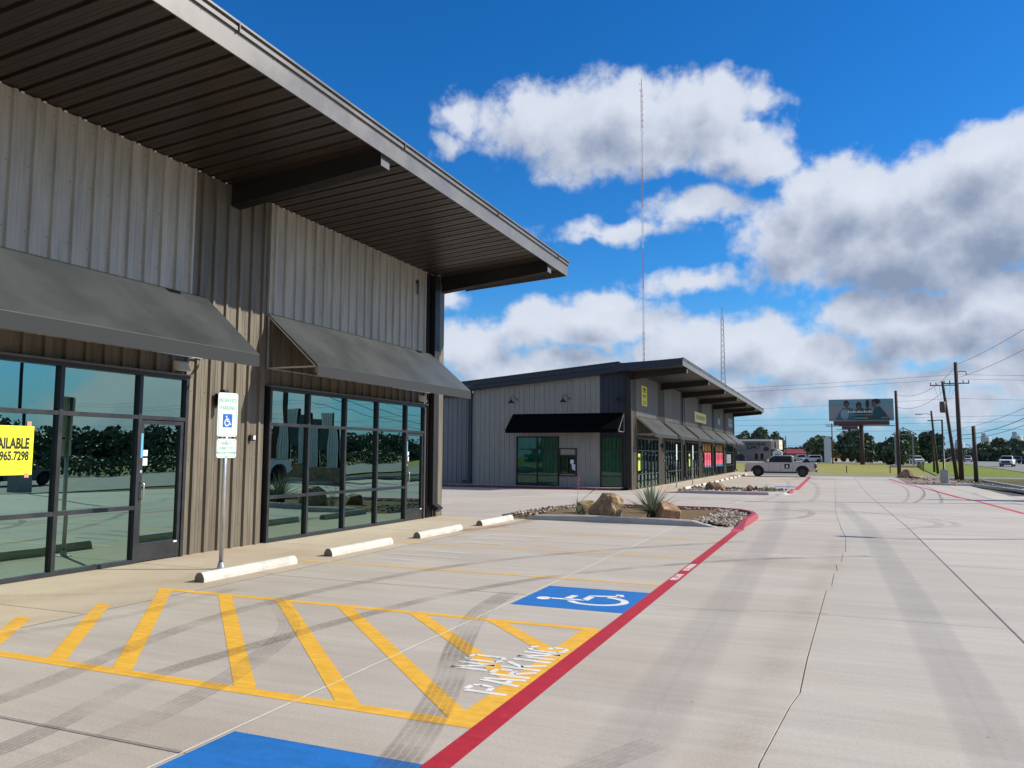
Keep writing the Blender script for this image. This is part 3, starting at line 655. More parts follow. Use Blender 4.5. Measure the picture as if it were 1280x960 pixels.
# ---- kerbed planting islands
def kerb_profile(name, path, w, h, mt, parent, slope=0.04, ends=(0.0, 0.0)):
    """kerb stone run along a polyline; ends taper down over the given length"""
    P_ = [Vector(p) for p in path]; L = [0]
    for i in range(1, len(P_)): L.append(L[-1] + (P_[i] - P_[i - 1]).length)
    m = MB(); vs = []; fs = []
    for i, p in enumerate(P_):
        d = (P_[min(i + 1, len(P_) - 1)] - P_[max(0, i - 1)]).normalized(); n = Vector((d.y, -d.x))
        hh = h
        if ends[0] and L[i] < ends[0]: hh = h * L[i] / ends[0]
        if ends[1] and L[-1] - L[i] < ends[1]: hh = h * (L[-1] - L[i]) / ends[1]
        hh = max(hh, 0.006)
        z = gz(p.y); r_ = min(0.025, hh * .4)
        for (q, zz) in ((n * (w / 2 + slope), -0.05), (n * (w / 2 + slope * (1 - hh / h * .8)), hh - r_), (n * (w / 2 - r_), hh), (n * (-w / 2 + r_), hh), (n * (-w / 2), hh - r_), (n * (-w / 2), -0.05)):
            vs.append((p.x + q.x, p.y + q.y, z + zz))
    k = 6
    for i in range(len(P_) - 1):
        for j in range(k): fs.append((i * k + j, i * k + (j + 1) % k, (i + 1) * k + (j + 1) % k, (i + 1) * k + j))
    fs.append(tuple(range(k))); fs.append(tuple((len(P_) - 1) * k + j for j in range(k)))
    m.add(vs, fs); return m.build(name, mt, parent)
M_redkerb = mat('red_painted_kerb', (0.30, 0.035, 0.05), 0.7, 0, 0.2, 6, bump=.3)
M_mulchs = M_mulch
def island(name, x0, x1, y0, y1, label, red_front):
    z = gz((y0 + y1) / 2)
    bed = MB(); nx, ny = 26, 24; vs = []; fs = []
    for j in range(ny + 1):
        for i in range(nx + 1):
            x = x0 + .1 + (x1 - x0 - .3) * i / nx; y = y0 + .12 + (y1 - y0 - .3) * j / ny
            # rounded far corners
            fy = max(0, (y - (y1 - 1.3)) / 1.3); ins = 0.9 * fy * fy
            x = (x0 + x1) / 2 + (x - (x0 + x1) / 2) * (1 - ins * 2 / (x1 - x0))
            e_ = min(1, max(0, min(x - x0 - .1, x1 - .2 - x, y - y0 + (.3 if x > x0 + 1.0 else -.1), y1 - .2 - y)) / .5); vs.append((x, y, gz(y) + 0.012 + 0.062 * e_ + 0.05 * e_ * mn.noise(Vector((x * .9, y * .9, 3))) + 0.012 * mn.noise(Vector((x * 9, y * 9, 1)))))
    for j in range(ny):
        for i in range(nx): a = j * (nx + 1) + i; fs.append((a, a + 1, a + nx + 2, a + nx + 1))
    bed.add(vs, fs); o = bed.build(name, M_mulch, None, smooth_=True, origin=((x0 + x1) / 2, y0, z)); tag(o, kind='structure')
    return o
isl1 = island('planting_bed', -8.0, -2.1, 18.35, 23.9, '', False)
isl2 = island('planting_bed', -7.6, -2.3, 39.3, 45.3, '', True)
tag(kerb_profile('kerb', [(-7.12, 18.42), (-6.88, 18.42), (-5.5, 18.40), (-3.9, 18.36), (-3.04, 18.34), (-2.5, 18.30)], 0.15, 0.15, M_kerb, isl1, 0.06, (0.3, 0.62)), 'grey concrete kerb with sloped ends')
tag(kerb_profile('kerb', [(-2.02, 18.1), (-1.98, 19.2), (-1.96, 20.4), (-1.98, 21.6), (-2.15, 22.5), (-2.55, 23.4), (-3.3, 23.95), (-4.6, 24.05), (-7.0, 24.0), (-7.9, 23.7)], 0.15, 0.13, M_redkerb, isl1, 0.05, (0.5, 0.5)), 'red painted kerb round the far side')
tag(kerb_profile('kerb', [(-7.9, 39.4), (-6.5, 39.15), (-5.0, 38.95), (-3.9, 38.95), (-3.0, 39.2), (-2.4, 39.9), (-2.15, 41.0)], 0.28, 0.15, M_kerb, isl2, 0.05, (0.8, 0.8)), 'pale kerb')
kerb_profile('kerb', [(-2.15, 41.0), (-2.1, 42.5), (-2.15, 45.2)], 0.15, 0.1, M_redkerb, isl2, 0.04)
paint('fire_lane_stripe', [(-7.9, 39.12), (-6.5, 38.86), (-6.5, 38.98), (-7.9, 39.24)], M_redf); paint('fire_lane_stripe', [(-6.5, 38.86), (-5.0, 38.66), (-5.0, 38.78), (-6.5, 38.98)], M_redf)
paint('fire_lane_stripe', [(-5.0, 38.66), (-3.8, 38.66), (-3.8, 38.78), (-5.0, 38.78)], M_redf); paint('fire_lane_stripe', [(-3.8, 38.66), (-2.85, 38.95), (-2.95, 39.05), (-3.8, 38.78)], M_redf)

def bedz(x, y):
    if y > 46: return .01
    q = (-8.0, -2.1, 18.35, 23.9) if y < 30 else (-7.6, -2.3, 39.3, 45.3)
    return .015 + .062 * min(1, max(0, min(x - q[0] - .1, q[1] - .2 - x, y - q[2] + (.3 if x > q[0] + 1.0 else -.1), q[3] - .2 - y)) / .5)
def stones(name, spots, seed, loc, label):
    r_ = random.Random(seed); m = MB()
    for (x, y, s_) in spots:
        sx_, sy_, sz_ = s_ * r_.uniform(.7, 1.3), s_ * r_.uniform(.7, 1.3), s_ * r_.uniform(.5, .85)
        a = r_.uniform(0, 6.28); ca, sa = math.cos(a), math.sin(a); z = gz(y) + bedz(x, y) + sz_ * .40 + r_.uniform(0, .015)
        vs = []
        for (px_, py_, pz_) in ((0, 0, 1), (.8, .5, .45), (-.4, .9, .4), (-.9, -.2, .5), (.1, -.95, .45), (.95, -.3, -.1), (.3, .9, -.2), (-.8, .5, -.2), (-.6, -.8, -.15), (0, 0, -.8)):
            j = r_.uniform(.82, 1.15); u, v = px_ * sx_ * .5 * j, py_ * sy_ * .5 * j
            vs.append((x + u * ca - v * sa, y + u * sa + v * ca, z + pz_ * sz_ * .5 * j))
        m.add(vs, [(0, 1, 2), (0, 2, 3), (0, 3, 4), (0, 4, 1), (1, 5, 6), (1, 6, 2), (2, 6, 7), (2, 7, 3), (3, 7, 8), (3, 8, 4), (4, 8, 5), (4, 5, 1), (9, 6, 5), (9, 7, 6), (9, 8, 7), (9, 5, 8)])
    o = m.build(name, M_stone, None, origin=loc, fix=False); return tag(o, label, 'stones', kind='stuff')
r_ = random.Random(3); sp = []
for k in range(1700):
    t = r_.random()
    if t < 0.45: x, y = r_.uniform(-2.95, -2.16), r_.uniform(18.5, 23.2)
    elif t < 0.62: x, y = r_.uniform(-7.9, -2.6), r_.uniform(23.1, 23.75)
    elif t < 0.85: x, y = r_.uniform(-7.95, -7.0), r_.uniform(18.6, 23.6)
    else: x, y = r_.uniform(-3.1, -2.2), r_.uniform(18.35, 19.4)
    if y > 22.6 and (x > -2.9 or x < -7.3) and r_.random() < .6: continue
    sp.append((x, y, r_.uniform(.045, .11)))
stones('river_stones', sp, 5, (-4, 19, 0), 'mixed river stones edging the near planting island')
sp = []
for k in range(700):
    x, y = r_.uniform(-7.3, -2.4), r_.uniform(39.45, 45)
    if 40.6 < y < 44: continue
    sp.append((x, y, r_.uniform(.10, .2)))
stones('river_stones', sp, 6, (-4, 40, -.3), 'mixed river stones in the far planting island')

def boulder(loc, dims, seed, tint, label, rz=0.0, rough=0.22):
    bm = bmesh.new(); bmesh.ops.create_icosphere(bm, subdivisions=5, radius=1.0)
    for v in bm.verts:
        p = v.co.copy(); d = p.normalized(); o_ = Vector((seed * 7.3, seed * 3.1, seed))
        # facets: clamp against random planes
        r = 1.0 + rough * mn.noise(d * 1.3 + o_) + .12 * mn.noise(d * 3.1 + o_) + 0.05 * mn.noise(d * 8 + o_)
        rr = random.Random(seed)
        for k in range(11):
            n = Vector((rr.gauss(0, 1), rr.gauss(0, 1), rr.gauss(0.2, .8))).normalized(); c = rr.uniform(.66, .86)
            dd = d.dot(n)
            if dd > 0.05: r = min(r, c / dd)
        r += 0.02 * mn.noise(d * 16 + o_)
        v.co = Vector((d.x * dims[0] / 2 * r * 1.15, d.y * dims[1] / 2 * r * 1.15, (d.z * .75 + .25) * dims[2] * r))
        if v.co.z < -0.05: v.co.z = -0.05
    me = bpy.data.meshes.new('boulder'); bm.to_mesh(me); bm.free(); me.shade_flat() if False else me.shade_smooth()
    me.materials.append(M_rock)
    o = link('boulder', me, None, None, loc); o.rotation_euler = (0, 0, rz); o.color = tint + (1,)
    return tag(o, label, 'boulder')
boulder((-5.22, 18.95, .07), (.90, .78, .59), 11, (1.0, .93, .82), 'largest tan boulder behind the kerb of the near island', .4)
boulder((-5.98, 19.75, .07), (.60, .5, .42), 5, (.72, .74, .55), 'olive brown boulder half hidden behind the largest boulder', 1.2)
boulder((-5.72, 18.62, .07), (.24, .2, .10), 8, (1.05, .95, .9), 'small flat pale rock in front of the yucca on the near island')
boulder((-3.72, 18.78, .07), (.70, .60, .52), 21, (1.05, .88, .76), 'reddish brown boulder right of the agave on the near island', 2.2)
boulder((-5.55, 40.6, -.26), (.85, .7, .58), 31, (.62, .5, .42), 'dark brown boulder on the far island beside the wheel stops', .8)
boulder((-5.95, 40.9, -.26), (.4, .3, .38), 33, (.7, .6, .5), 'pale chip of rock leaning on the dark boulder of the far island', .8)
boulder((-3.86, 40.1, -.26), (.34, .3, .42), 41, (.62, .42, .34), 'round dark red boulder in the middle of the far island', 0)
boulder((-3.55, 40.15, -.26), (.17, .3, .36), 43, (.8, .65, .58), 'thin upright slab of rock beside the round dark red boulder', .5)

# ---- agave and yucca: every blade its own part
def blade_mesh(L, w, curl, fold=0.25):
    m = MB(); n = 7
    for i in range(n + 1):
        t = i / n; ww = w * (1 - t ** 2.2) * (0.75 + .5 * math.sin(math.pi * min(1, t * 1.3))) + .0008
        x = L * t; z = curl * L * (t ** 2)
        m.v += [(x, -ww / 2, z + fold * ww), (x, 0, z), (x, ww / 2, z + fold * ww)]
    for i in range(n):
        a = i * 3; m.f += [(a, a + 3, a + 4, a + 1), (a + 1, a + 4, a + 5, a + 2)]
    me = m.mesh('blade', smooth_=True); me.materials.append(M_agave); return me
def rosette(root, c, n, meshes, emin, emax, seed):
    r_ = random.Random(seed)
    for k in range(n):
        t = k / n; e = emax - (emax - emin) * (t ** .8) + r_.uniform(-5, 5); a = k * 2.39996 + r_.uniform(-.15, .15)
        s_ = r_.uniform(.82, 1.05)
        link('leaf', meshes[k % len(meshes)], None, root, (c[0] + .04 * math.cos(a), c[1] + .04 * math.sin(a), c[2] + .02 + .10 * (1 - t)), rot=(0, -R(e), a), scale=(s_,) * 3)
ag = empty('agave', (-4.1, 18.85, .08), 'large spiky blue green agave between two boulders on the near island', 'plant')
MB().lathe([(.02, .0), (.10, .02), (.115, .1), (.09, .2), (.03, .24)], 10, (-4.1, 18.85, .05)).build('stem', M_bark, ag)
rosette(ag, (-4.1, 18.85, .20), 120, [blade_mesh(.84, .033, .03), blade_mesh(.78, .030, -.06), blade_mesh(.70, .028, .0)], -2, 88, 4)
yu = empty('red_yucca', (-5.93, 18.78, .08), 'small grassy yucca with a thin red flower stalk on the near island', 'plant')
rosette(yu, (-5.93, 18.78, .08), 46, [blade_mesh(.40, .013, .1), blade_mesh(.34, .012, -.15)], 25, 88, 9)
M_pink = mat('red_yucca_flower', (0.42, 0.07, 0.08), 0.6); M_stalk = mat('flower_stalk', (0.30, 0.17, 0.13), 0.7)
def stalk(root, pts, n):
    s_ = MB(); s_.tube(pts, .0045, 5); st = s_.build('stalk', M_stalk, root); m = MB(); r_ = random.Random(n)
    P_ = [Vector(p) for p in pts]
    for k in range(n):
        t = 0.55 + .45 * k / n; q = t * (len(P_) - 1); i = min(int(q), len(P_) - 2); p = P_[i].lerp(P_[i + 1], q - i)
        d = Vector((r_.uniform(-1, 1), r_.uniform(-1, 1), r_.uniform(-.2, .8))).normalized()
        m.tube([p, p + d * .03], [.004, .009], 5)
    m.build('flower', M_pink, st)
stalk(yu, [(-5.93, 18.78, .2), (-5.93, 18.78, .6), (-5.90, 18.78, .95), (-5.86, 18.8, 1.18)], 20)
stalk(yu, [(-5.93, 18.78, .3), (-5.75, 18.8, .55), (-5.52, 18.8, .72), (-5.42, 18.8, .76)], 7)
g2 = empty('grassy_shrub', (-3.1, 40.3, -.26), 'low green clump of grass on the far island', 'plant')
rosette(g2, (-3.1, 40.3, -.26), 36, [blade_mesh(.38, .03, .0)], 15, 85, 12); rosette(g2, (-2.75, 40.4, -.26), 26, [blade_mesh(.26, .03, .0)], 15, 85, 13)

# ---- wheel stops
def stop_mesh(L=1.86, w=.155, h=.118):
    m = MB(); pf = [(-w / 2, 0), (-w / 2, h * .42), (-w * .36, h * .78), (-w * .17, h), (w * .17, h), (w * .36, h * .78), (w / 2, h * .42), (w / 2, 0)]
    st = [(0, .97), (.012, 1), (L * .25, 1), (L * .5, 1), (L * .75, 1), (L - .012, 1), (L, .97)]
    for y, k in st: m.v += [(x * k, y, z * k) for x, z in pf]
    n = len(pf)
    for i in range(len(st) - 1):
        for j in range(n - 1): a = i * n + j; m.f.append((a, a + n, a + n + 1, a + 1))
    return m.mesh('wheel_stop_body'), pf
sm, pf = stop_mesh(); sm.materials.append(M_stop)
em = MB(); em.v = [(x, 0, z) for x, z in pf]; em.f = [tuple(range(len(pf)))]; emh = em.mesh('end_face'); emh.materials.append(M_stopend)
def wheel_stop(x, y, label, group):
    t = empty('wheel_stop', (x, y, gz(y) + .001), label, 'wheel stop', group)
    b = link('body', sm, None, t, (x, y, gz(y) + .001)); tag(b)
    link('end_face', emh, None, t, (x, y - .0015, gz(y) + .001)); e = link('end_face', emh, None, t, (x, y + 1.8615, gz(y) + .001)); return t
for y, lb in ((7.79, 'white wheel stop nearest the camera, in front of the parking sign'), (10.51, 'second white wheel stop, in front of the storefront window'),
              (13.36, 'third white wheel stop, near the glass door at the building corner'), (16.22, 'fourth white wheel stop, beside the end of the near island')):
    wheel_stop(-7.43, y, lb, 'wheel stops in front of the near building')
for y, lb in ((5.0, None), (2.3, None)): pass
ords = ['first', 'second', 'third', 'fourth', 'fifth', 'sixth', 'seventh', 'eighth', 'ninth', 'tenth', 'eleventh', 'twelfth']
for k in range(12):
    wheel_stop(-7.75 if k == 0 else -7.62, 44.2 + 2.74 * k, ords[k] + ' wheel stop from the near end of the row along the far building', 'wheel stops in front of the far building')

# ---- parking signs
M_signw = mat('sign_white_sheet', (0.78, 0.80, 0.80), 0.35, 0, .03); M_green = mat('sign_green_print', (0.16, 0.50, 0.36), 0.5); M_bluep = mat('sign_blue_print', (0.01, 0.13, 0.50), 0.45)
def rrect(w, h, r, n=4):
    out = []
    for cx, cy, a0 in ((w / 2 - r, h / 2 - r, 0), (-w / 2 + r, h / 2 - r, 90), (-w / 2 + r, -h / 2 + r, 180), (w / 2 - r, -h / 2 + r, 270)):
        for k in range(n + 1): a = R(a0 + 90 * k / n); out.append((cx + r * math.cos(a), cy + r * math.sin(a)))
    return out
def parking_sign(x, y, label, az, H_=2.46, detail=True):
    z0 = gz(y); t = empty('parking_sign', (x, y, z0), label, 'sign', 'reserved parking signs' if not detail else None)
    n = Vector((math.cos(az), math.sin(az), 0)); r_ = Vector((-n.y, n.x, 0)); up = Vector((0, 0, 1)); c = Vector((x, y, z0))
    MB().tube([c, c + up * H_], .030, 12).build('post', M_galv, t, smooth_=True)
    MB().lathe([(.05, 0), (.05, .03), (.036, .10)], 14, c).build('post_base', M_galv, t)
    MB().box(x - .085, x + .085, y - .085, y + .085, z0, z0 + .012).build('base_plate', M_galv, t)
    def plate(nm, w, h, zc, border=True):
        pl = rrect(w, h, .035); o = c + up * zc + n * .036; m = MB(); k = len(pl)
        f = [o + r_ * a + up * b for a, b in pl]; bk = [p - n * .004 for p in f]
        m.add(f + bk, [tuple(range(k)), tuple(range(k, 2 * k))[::-1]] + [(i, k + i, k + (i + 1) % k, (i + 1) % k) for i in range(k)])
        P_ = m.build(nm, M_signw, t); M_ = M_green
        if border:
            i1 = rrect(w - .03, h - .03, .026); i2 = rrect(w - .045, h - .045, .02); q = MB(); oo = o + n * .0015
            q.add([oo + r_ * a + up * b for a, b in i1] + [oo + r_ * a + up * b for a, b in i2], [(i, (i + 1) % k, k + (i + 1) % k, k + i) for i in range(k)])
            q.build('border', M_green, P_)
        return P_, o + n * .002
    pa, o = plate('sign_plate', .305, .62, H_ - .30)
    if detail:
        put_text('lettering', 'RESERVED', M_green, pa, o + up * .20, r_, up, .078, .001, .70)
        put_text('lettering', 'PARKING', M_green, pa, o + up * .095, r_, up, .078, .001, .72)
        sq = MB(); sq.add([o + r_ * a + up * (b - .085) for a, b in rrect(.145, .19, .012)], [tuple(range(20))]); sq.build('emblem_field', M_bluep, pa)
        for pl in isa(None, .11, .145, .12):
            m = MB(); m.add([o + n * .0015 + r_ * (a - .055) + up * (b - .085 - .0725) for a, b in pl], [tuple(range(len(pl)))]); m.build('emblem', M_signw, pa)
    pb, o = plate('sign_plate', .30, .27, H_ - .775)
    if detail:
        for s_, dz, sz in (('PENALTY', .065, .05), ('SUBJECT TO', .0, .05), ('FINE AND TOWING', -.065, .042)):
            put_text('lettering', s_, M_green, pb, o + up * dz, r_, up, sz, .0006, .8)
    m = MB()
    for zc in (H_ - .03, H_ - .56, H_ - .68, H_ - .9): m.tube([c + up * zc, c + up * zc + n * .045], .007, 6)
    m.build('bolt', M_galv, t)
    return t
parking_sign(-7.98, 8.76, 'reserved parking sign on a grey post in front of the near building', R(-18))
parking_sign(-8.55, 46.2, 'left one of the two thin signposts in front of the far building', R(0), 2.5, False)
parking_sign(-8.5, 51.6, 'right one of the two thin signposts in front of the far building', R(0), 2.5, False)

# ================================================================== BUILDINGS
RP = 0.3048
def rib_profile(w, h=.042, start=0.0):
    pts = [(0, 0)]
    k = 0
    while True:
        c = RP * (k + .5) - start
        if c - .05 > w: break
        for dx, z in ((-.036, 0), (-.022, h), (.022, h), (.036, 0), (.118, 0), (.124, .005), (.138, .005), (.144, 0), (.178, 0), (.184, .005), (.198, .005), (.204, 0)):
            y = c + dx
            if 0 < y < w: pts.append((y, z))
        k += 1
    pts.append((w, 0)); return pts
def panel_mesh(name, w, z0, z1, mt, h=.042):
    """ribbed sheet: local y across, z up, +x outward; z1 may be (left,right) heights"""
    pf = rib_profile(w, h); m = MB(); zt = z1 if isinstance(z1, tuple) else (z1, z1)
    for y, d in pf: m.v += [(d, y, z0), (d, y, zt[0] + (zt[1] - zt[0]) * y / w)]
    for i in range(len(pf) - 1): m.f.append((2 * i, 2 * i + 2, 2 * i + 3, 2 * i + 1))
    # turned edges give the sheet its thickness
    b = len(m.v); m.v += [(-.03, 0, z0), (-.03, 0, zt[0]), (-.03, w, z0), (-.03, w, zt[1])]
    m.f += [(b, 0, 1, b + 1), (2 * len(pf) - 2, b + 2, b + 3, 2 * len(pf) - 1)]
    me = m.mesh(name); me.materials.append(mt); return me
def wall_run(B, X, y0, y1, z0, z1, mt, nm='wall_panel'):
    """panels 0.914 m wide along a wall facing +X"""
    y = y0; cache = {}
    while y < y1 - .02:
        w = min(.9144, y1 - y); key = round(w, 3)
        if key not in cache: cache[key] = panel_mesh(nm, w, 0, z1 - z0, mt)
        link(nm, cache[key], None, B, (X, y, z0)); y += w
M_sticker = mat('white_sticker', (0.7, 0.72, 0.74), 0.5); M_bluest = mat('blue_sticker', (0.10, 0.36, 0.60), 0.5)
M_brass = mat('brushed_pull_handle', (0.62, 0.56, 0.42), 0.3, 0.8)
def storefront(B, X, y0, cols, ztop, zmid, zlow, zb, door=None, glass=None, detail=True, back=True):
    """aluminium storefront on a wall facing +X: cols are mullion lines, door = index of the door bay"""
    glass = glass or M_glass
    fw, fd = .058, .125; win = None
    m = MB(); ys = [y0 + c for c in cols]
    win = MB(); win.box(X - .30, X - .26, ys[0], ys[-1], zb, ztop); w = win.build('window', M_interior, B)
    xg = X + .018; x0, x1 = X - .10, X + fd - .05
    # verticals stand 2 mm proud of the horizontals so that no faces coincide
    for i, y in enumerate(ys):
        a = y - fw / 2 if 0 < i < len(ys) - 1 else (y if i == 0 else y - fw)
        MB().box(x0, x1, a, a + fw, zb, ztop - fw).build('mullion', M_black, w)
    for i in range(len(ys) - 1):
        a, b = ys[i] + (fw / 2 if i else fw), ys[i + 1] - (fw / 2 if i < len(ys) - 2 else fw)
        isd = door is not None and i == door
        hz = [zmid] if isd else [zlow, zmid]
        for z in hz: MB().box(x0, x1 - .003, a, b, z - fw / 2, z + fw / 2).build('rail', M_black, w)
        if not isd: MB().box(x0, x1 - .003, a, b, zb, zb + fw).build('rail', M_black, w)
        lv = [zb, zmid, ztop] if isd else [zb, zlow, zmid, ztop]
        for k in range(len(lv) - 1):
            if isd and k == 0: continue
            g_ = MB(); r0 = lv[k] + (fw if k == 0 else fw / 2) - .008; r1 = lv[k + 1] - fw / 2 + .008
            g_.box(xg - .012, xg, a - .008, b + .008, r0, r1); g_.build('pane', glass, w)
        if isd:
            d = MB(); xa, xb = X - .035, X + .055; st = .062; zt = zmid - fw / 2 - .008; z_ = zb + .012; a2, b2 = a + .006, b - .006
            d.box(xa, xb, a2, a2 + st, z_, zt); d.box(xa, xb, b2 - st, b2, z_, zt); d.box(xa, xb - .002, a2 + st, b2 - st, zt - .06, zt); d.box(xa, xb - .002, a2 + st, b2 - st, z_, z_ + .26)
            D_ = d.build('door', M_black, w if False else B)
            MB().box(xg - .012, xg, a2 + st - .01, b2 - st + .01, z_ + .255, zt - .055).build('glass', glass, D_)
            hy = a2 + st * .5; hm = MB(); hz0, hz1 = zb + .93, zb + 1.17; hx = xb + .065
            hm.tube([(xb, hy, hz0), (hx - .015, hy, hz0), (hx, hy + .01, hz0 + .02), (hx, hy + .01, hz1 - .02), (hx - .015, hy, hz1), (xb, hy, hz1)], .0125, 8)
            hm.build('handle', M_brass, D_, smooth_=True)
            k_ = MB(); k_.lathe([(0, .012), (.022, .010), (.024, 0)], 12, (xb, hy, zb + 1.33), 'x'); k_.build('lock', M_galv, D_)
            if detail:
                MB().box(xb + .001, xb + .004, hy - .018, hy + .022, zmid - .60, zmid - .24).build('blue_tape', M_bluest, D_)
                MB().box(xg + .001, xg + .003, a2 + st + .005, a2 + st + .115, zb + 1.56, zb + 1.65).build('sticker', M_sticker, D_)
                MB().box(xg + .001, xg + .003, a2 + st + .005, a2 + st + .115, zb + 1.42, zb + 1.53).build('sticker', M_sticker, D_)
                MB().box(xb + .001, xb + .004, b2 - st - .06, b2 - st + .01, z_ + .222, z_ + .245).build('sticker', M_sticker, D_)
    MB().box(x0, x1 + .004, ys[0], ys[-1], ztop - fw, ztop).build('head', M_black, w)
    MB().box(X - .02, x1 + .055, ys[0] - .03, ys[-1] + .03, ztop + .001, ztop + .028).build('flashing', M_fasciadk, w)
    return w
M_val = mat('shade_dark_valance_fabric', (0.030, 0.033, 0.036), 0.8, 0, 0.12, 1.2, (1, 1, 1), 0.25, 220, spec=.3)  # awning fabric darkened: the valance's shading is put into its colour
def awning(B, X, y0, y1, zt, zf, zv, depth, mt, name='awning', both=True, dirx=True):
    """sloped fabric awning on a wall facing +X"""
    t = .012
    top = MB(); xa, xb = X + .045, X + depth
    prof = [(xa, zt), (xb, zf), (xb, zv), (xb - t, zv), (xb - t, zf - t), (xa, zt - t * 1.5)]
    nseg = max(2, int((y1 - y0) / .8)); vs = []; fs = []
    for j in range(nseg + 1):
        y = y0 + (y1 - y0) * j / nseg; sag = -.012 * (0 if j in (0, nseg) else 1) * (1 if j % 2 else .2)
        for i, (x, z) in enumerate(prof): vs.append((x, y, z))
    k = len(prof)
    for j in range(nseg):
        for i in range(k): fs.append((j * k + i, j * k + (i + 1) % k, (j + 1) * k + (i + 1) % k, (j + 1) * k + i))
    fs += [tuple(range(k)), tuple(nseg * k + i for i in range(k))]
    top.add(vs, fs); A = top.build(name, mt, B)
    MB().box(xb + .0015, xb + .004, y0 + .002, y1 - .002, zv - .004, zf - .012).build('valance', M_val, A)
    fr = MB(); s_ = .026
    ys = [y0 + .03, y1 - .03] + [y0 + (y1 - y0) * q / 3 for q in (1, 2)]
    for y in ys:
        fr.bar((xa + .01, y, zt - .05), (xa + .01, y, zf - .03), s_); fr.bar((xa + .01, y, zt - .06), (xb - .035, y, zf - .04), s_ * .9)
        fr.bar((xa + .02, y, zf - .03), (xb - .04, y, zf - .03), s_); fr.bar((xb - .035, y, zv + .052), (xb - .035, y, zf - .05), s_ * .9)
    fr.bar((xb - .030, y0 + .045, zv + .02), (xb - .030, y1 - .045, zv + .02), s_ * .95); fr.bar((xa + .012, y0 + .045, zf - .03), (xa + .012, y1 - .045, zf - .03), s_ * .9)
    fr.build('frame', M_alu, A)
    sq = MB(); sq.bar((xb + .002, y0, zf - .006), (xb + .002, y1, zf - .006), .006, .008); sq.build('seam', mt, A)
    return A

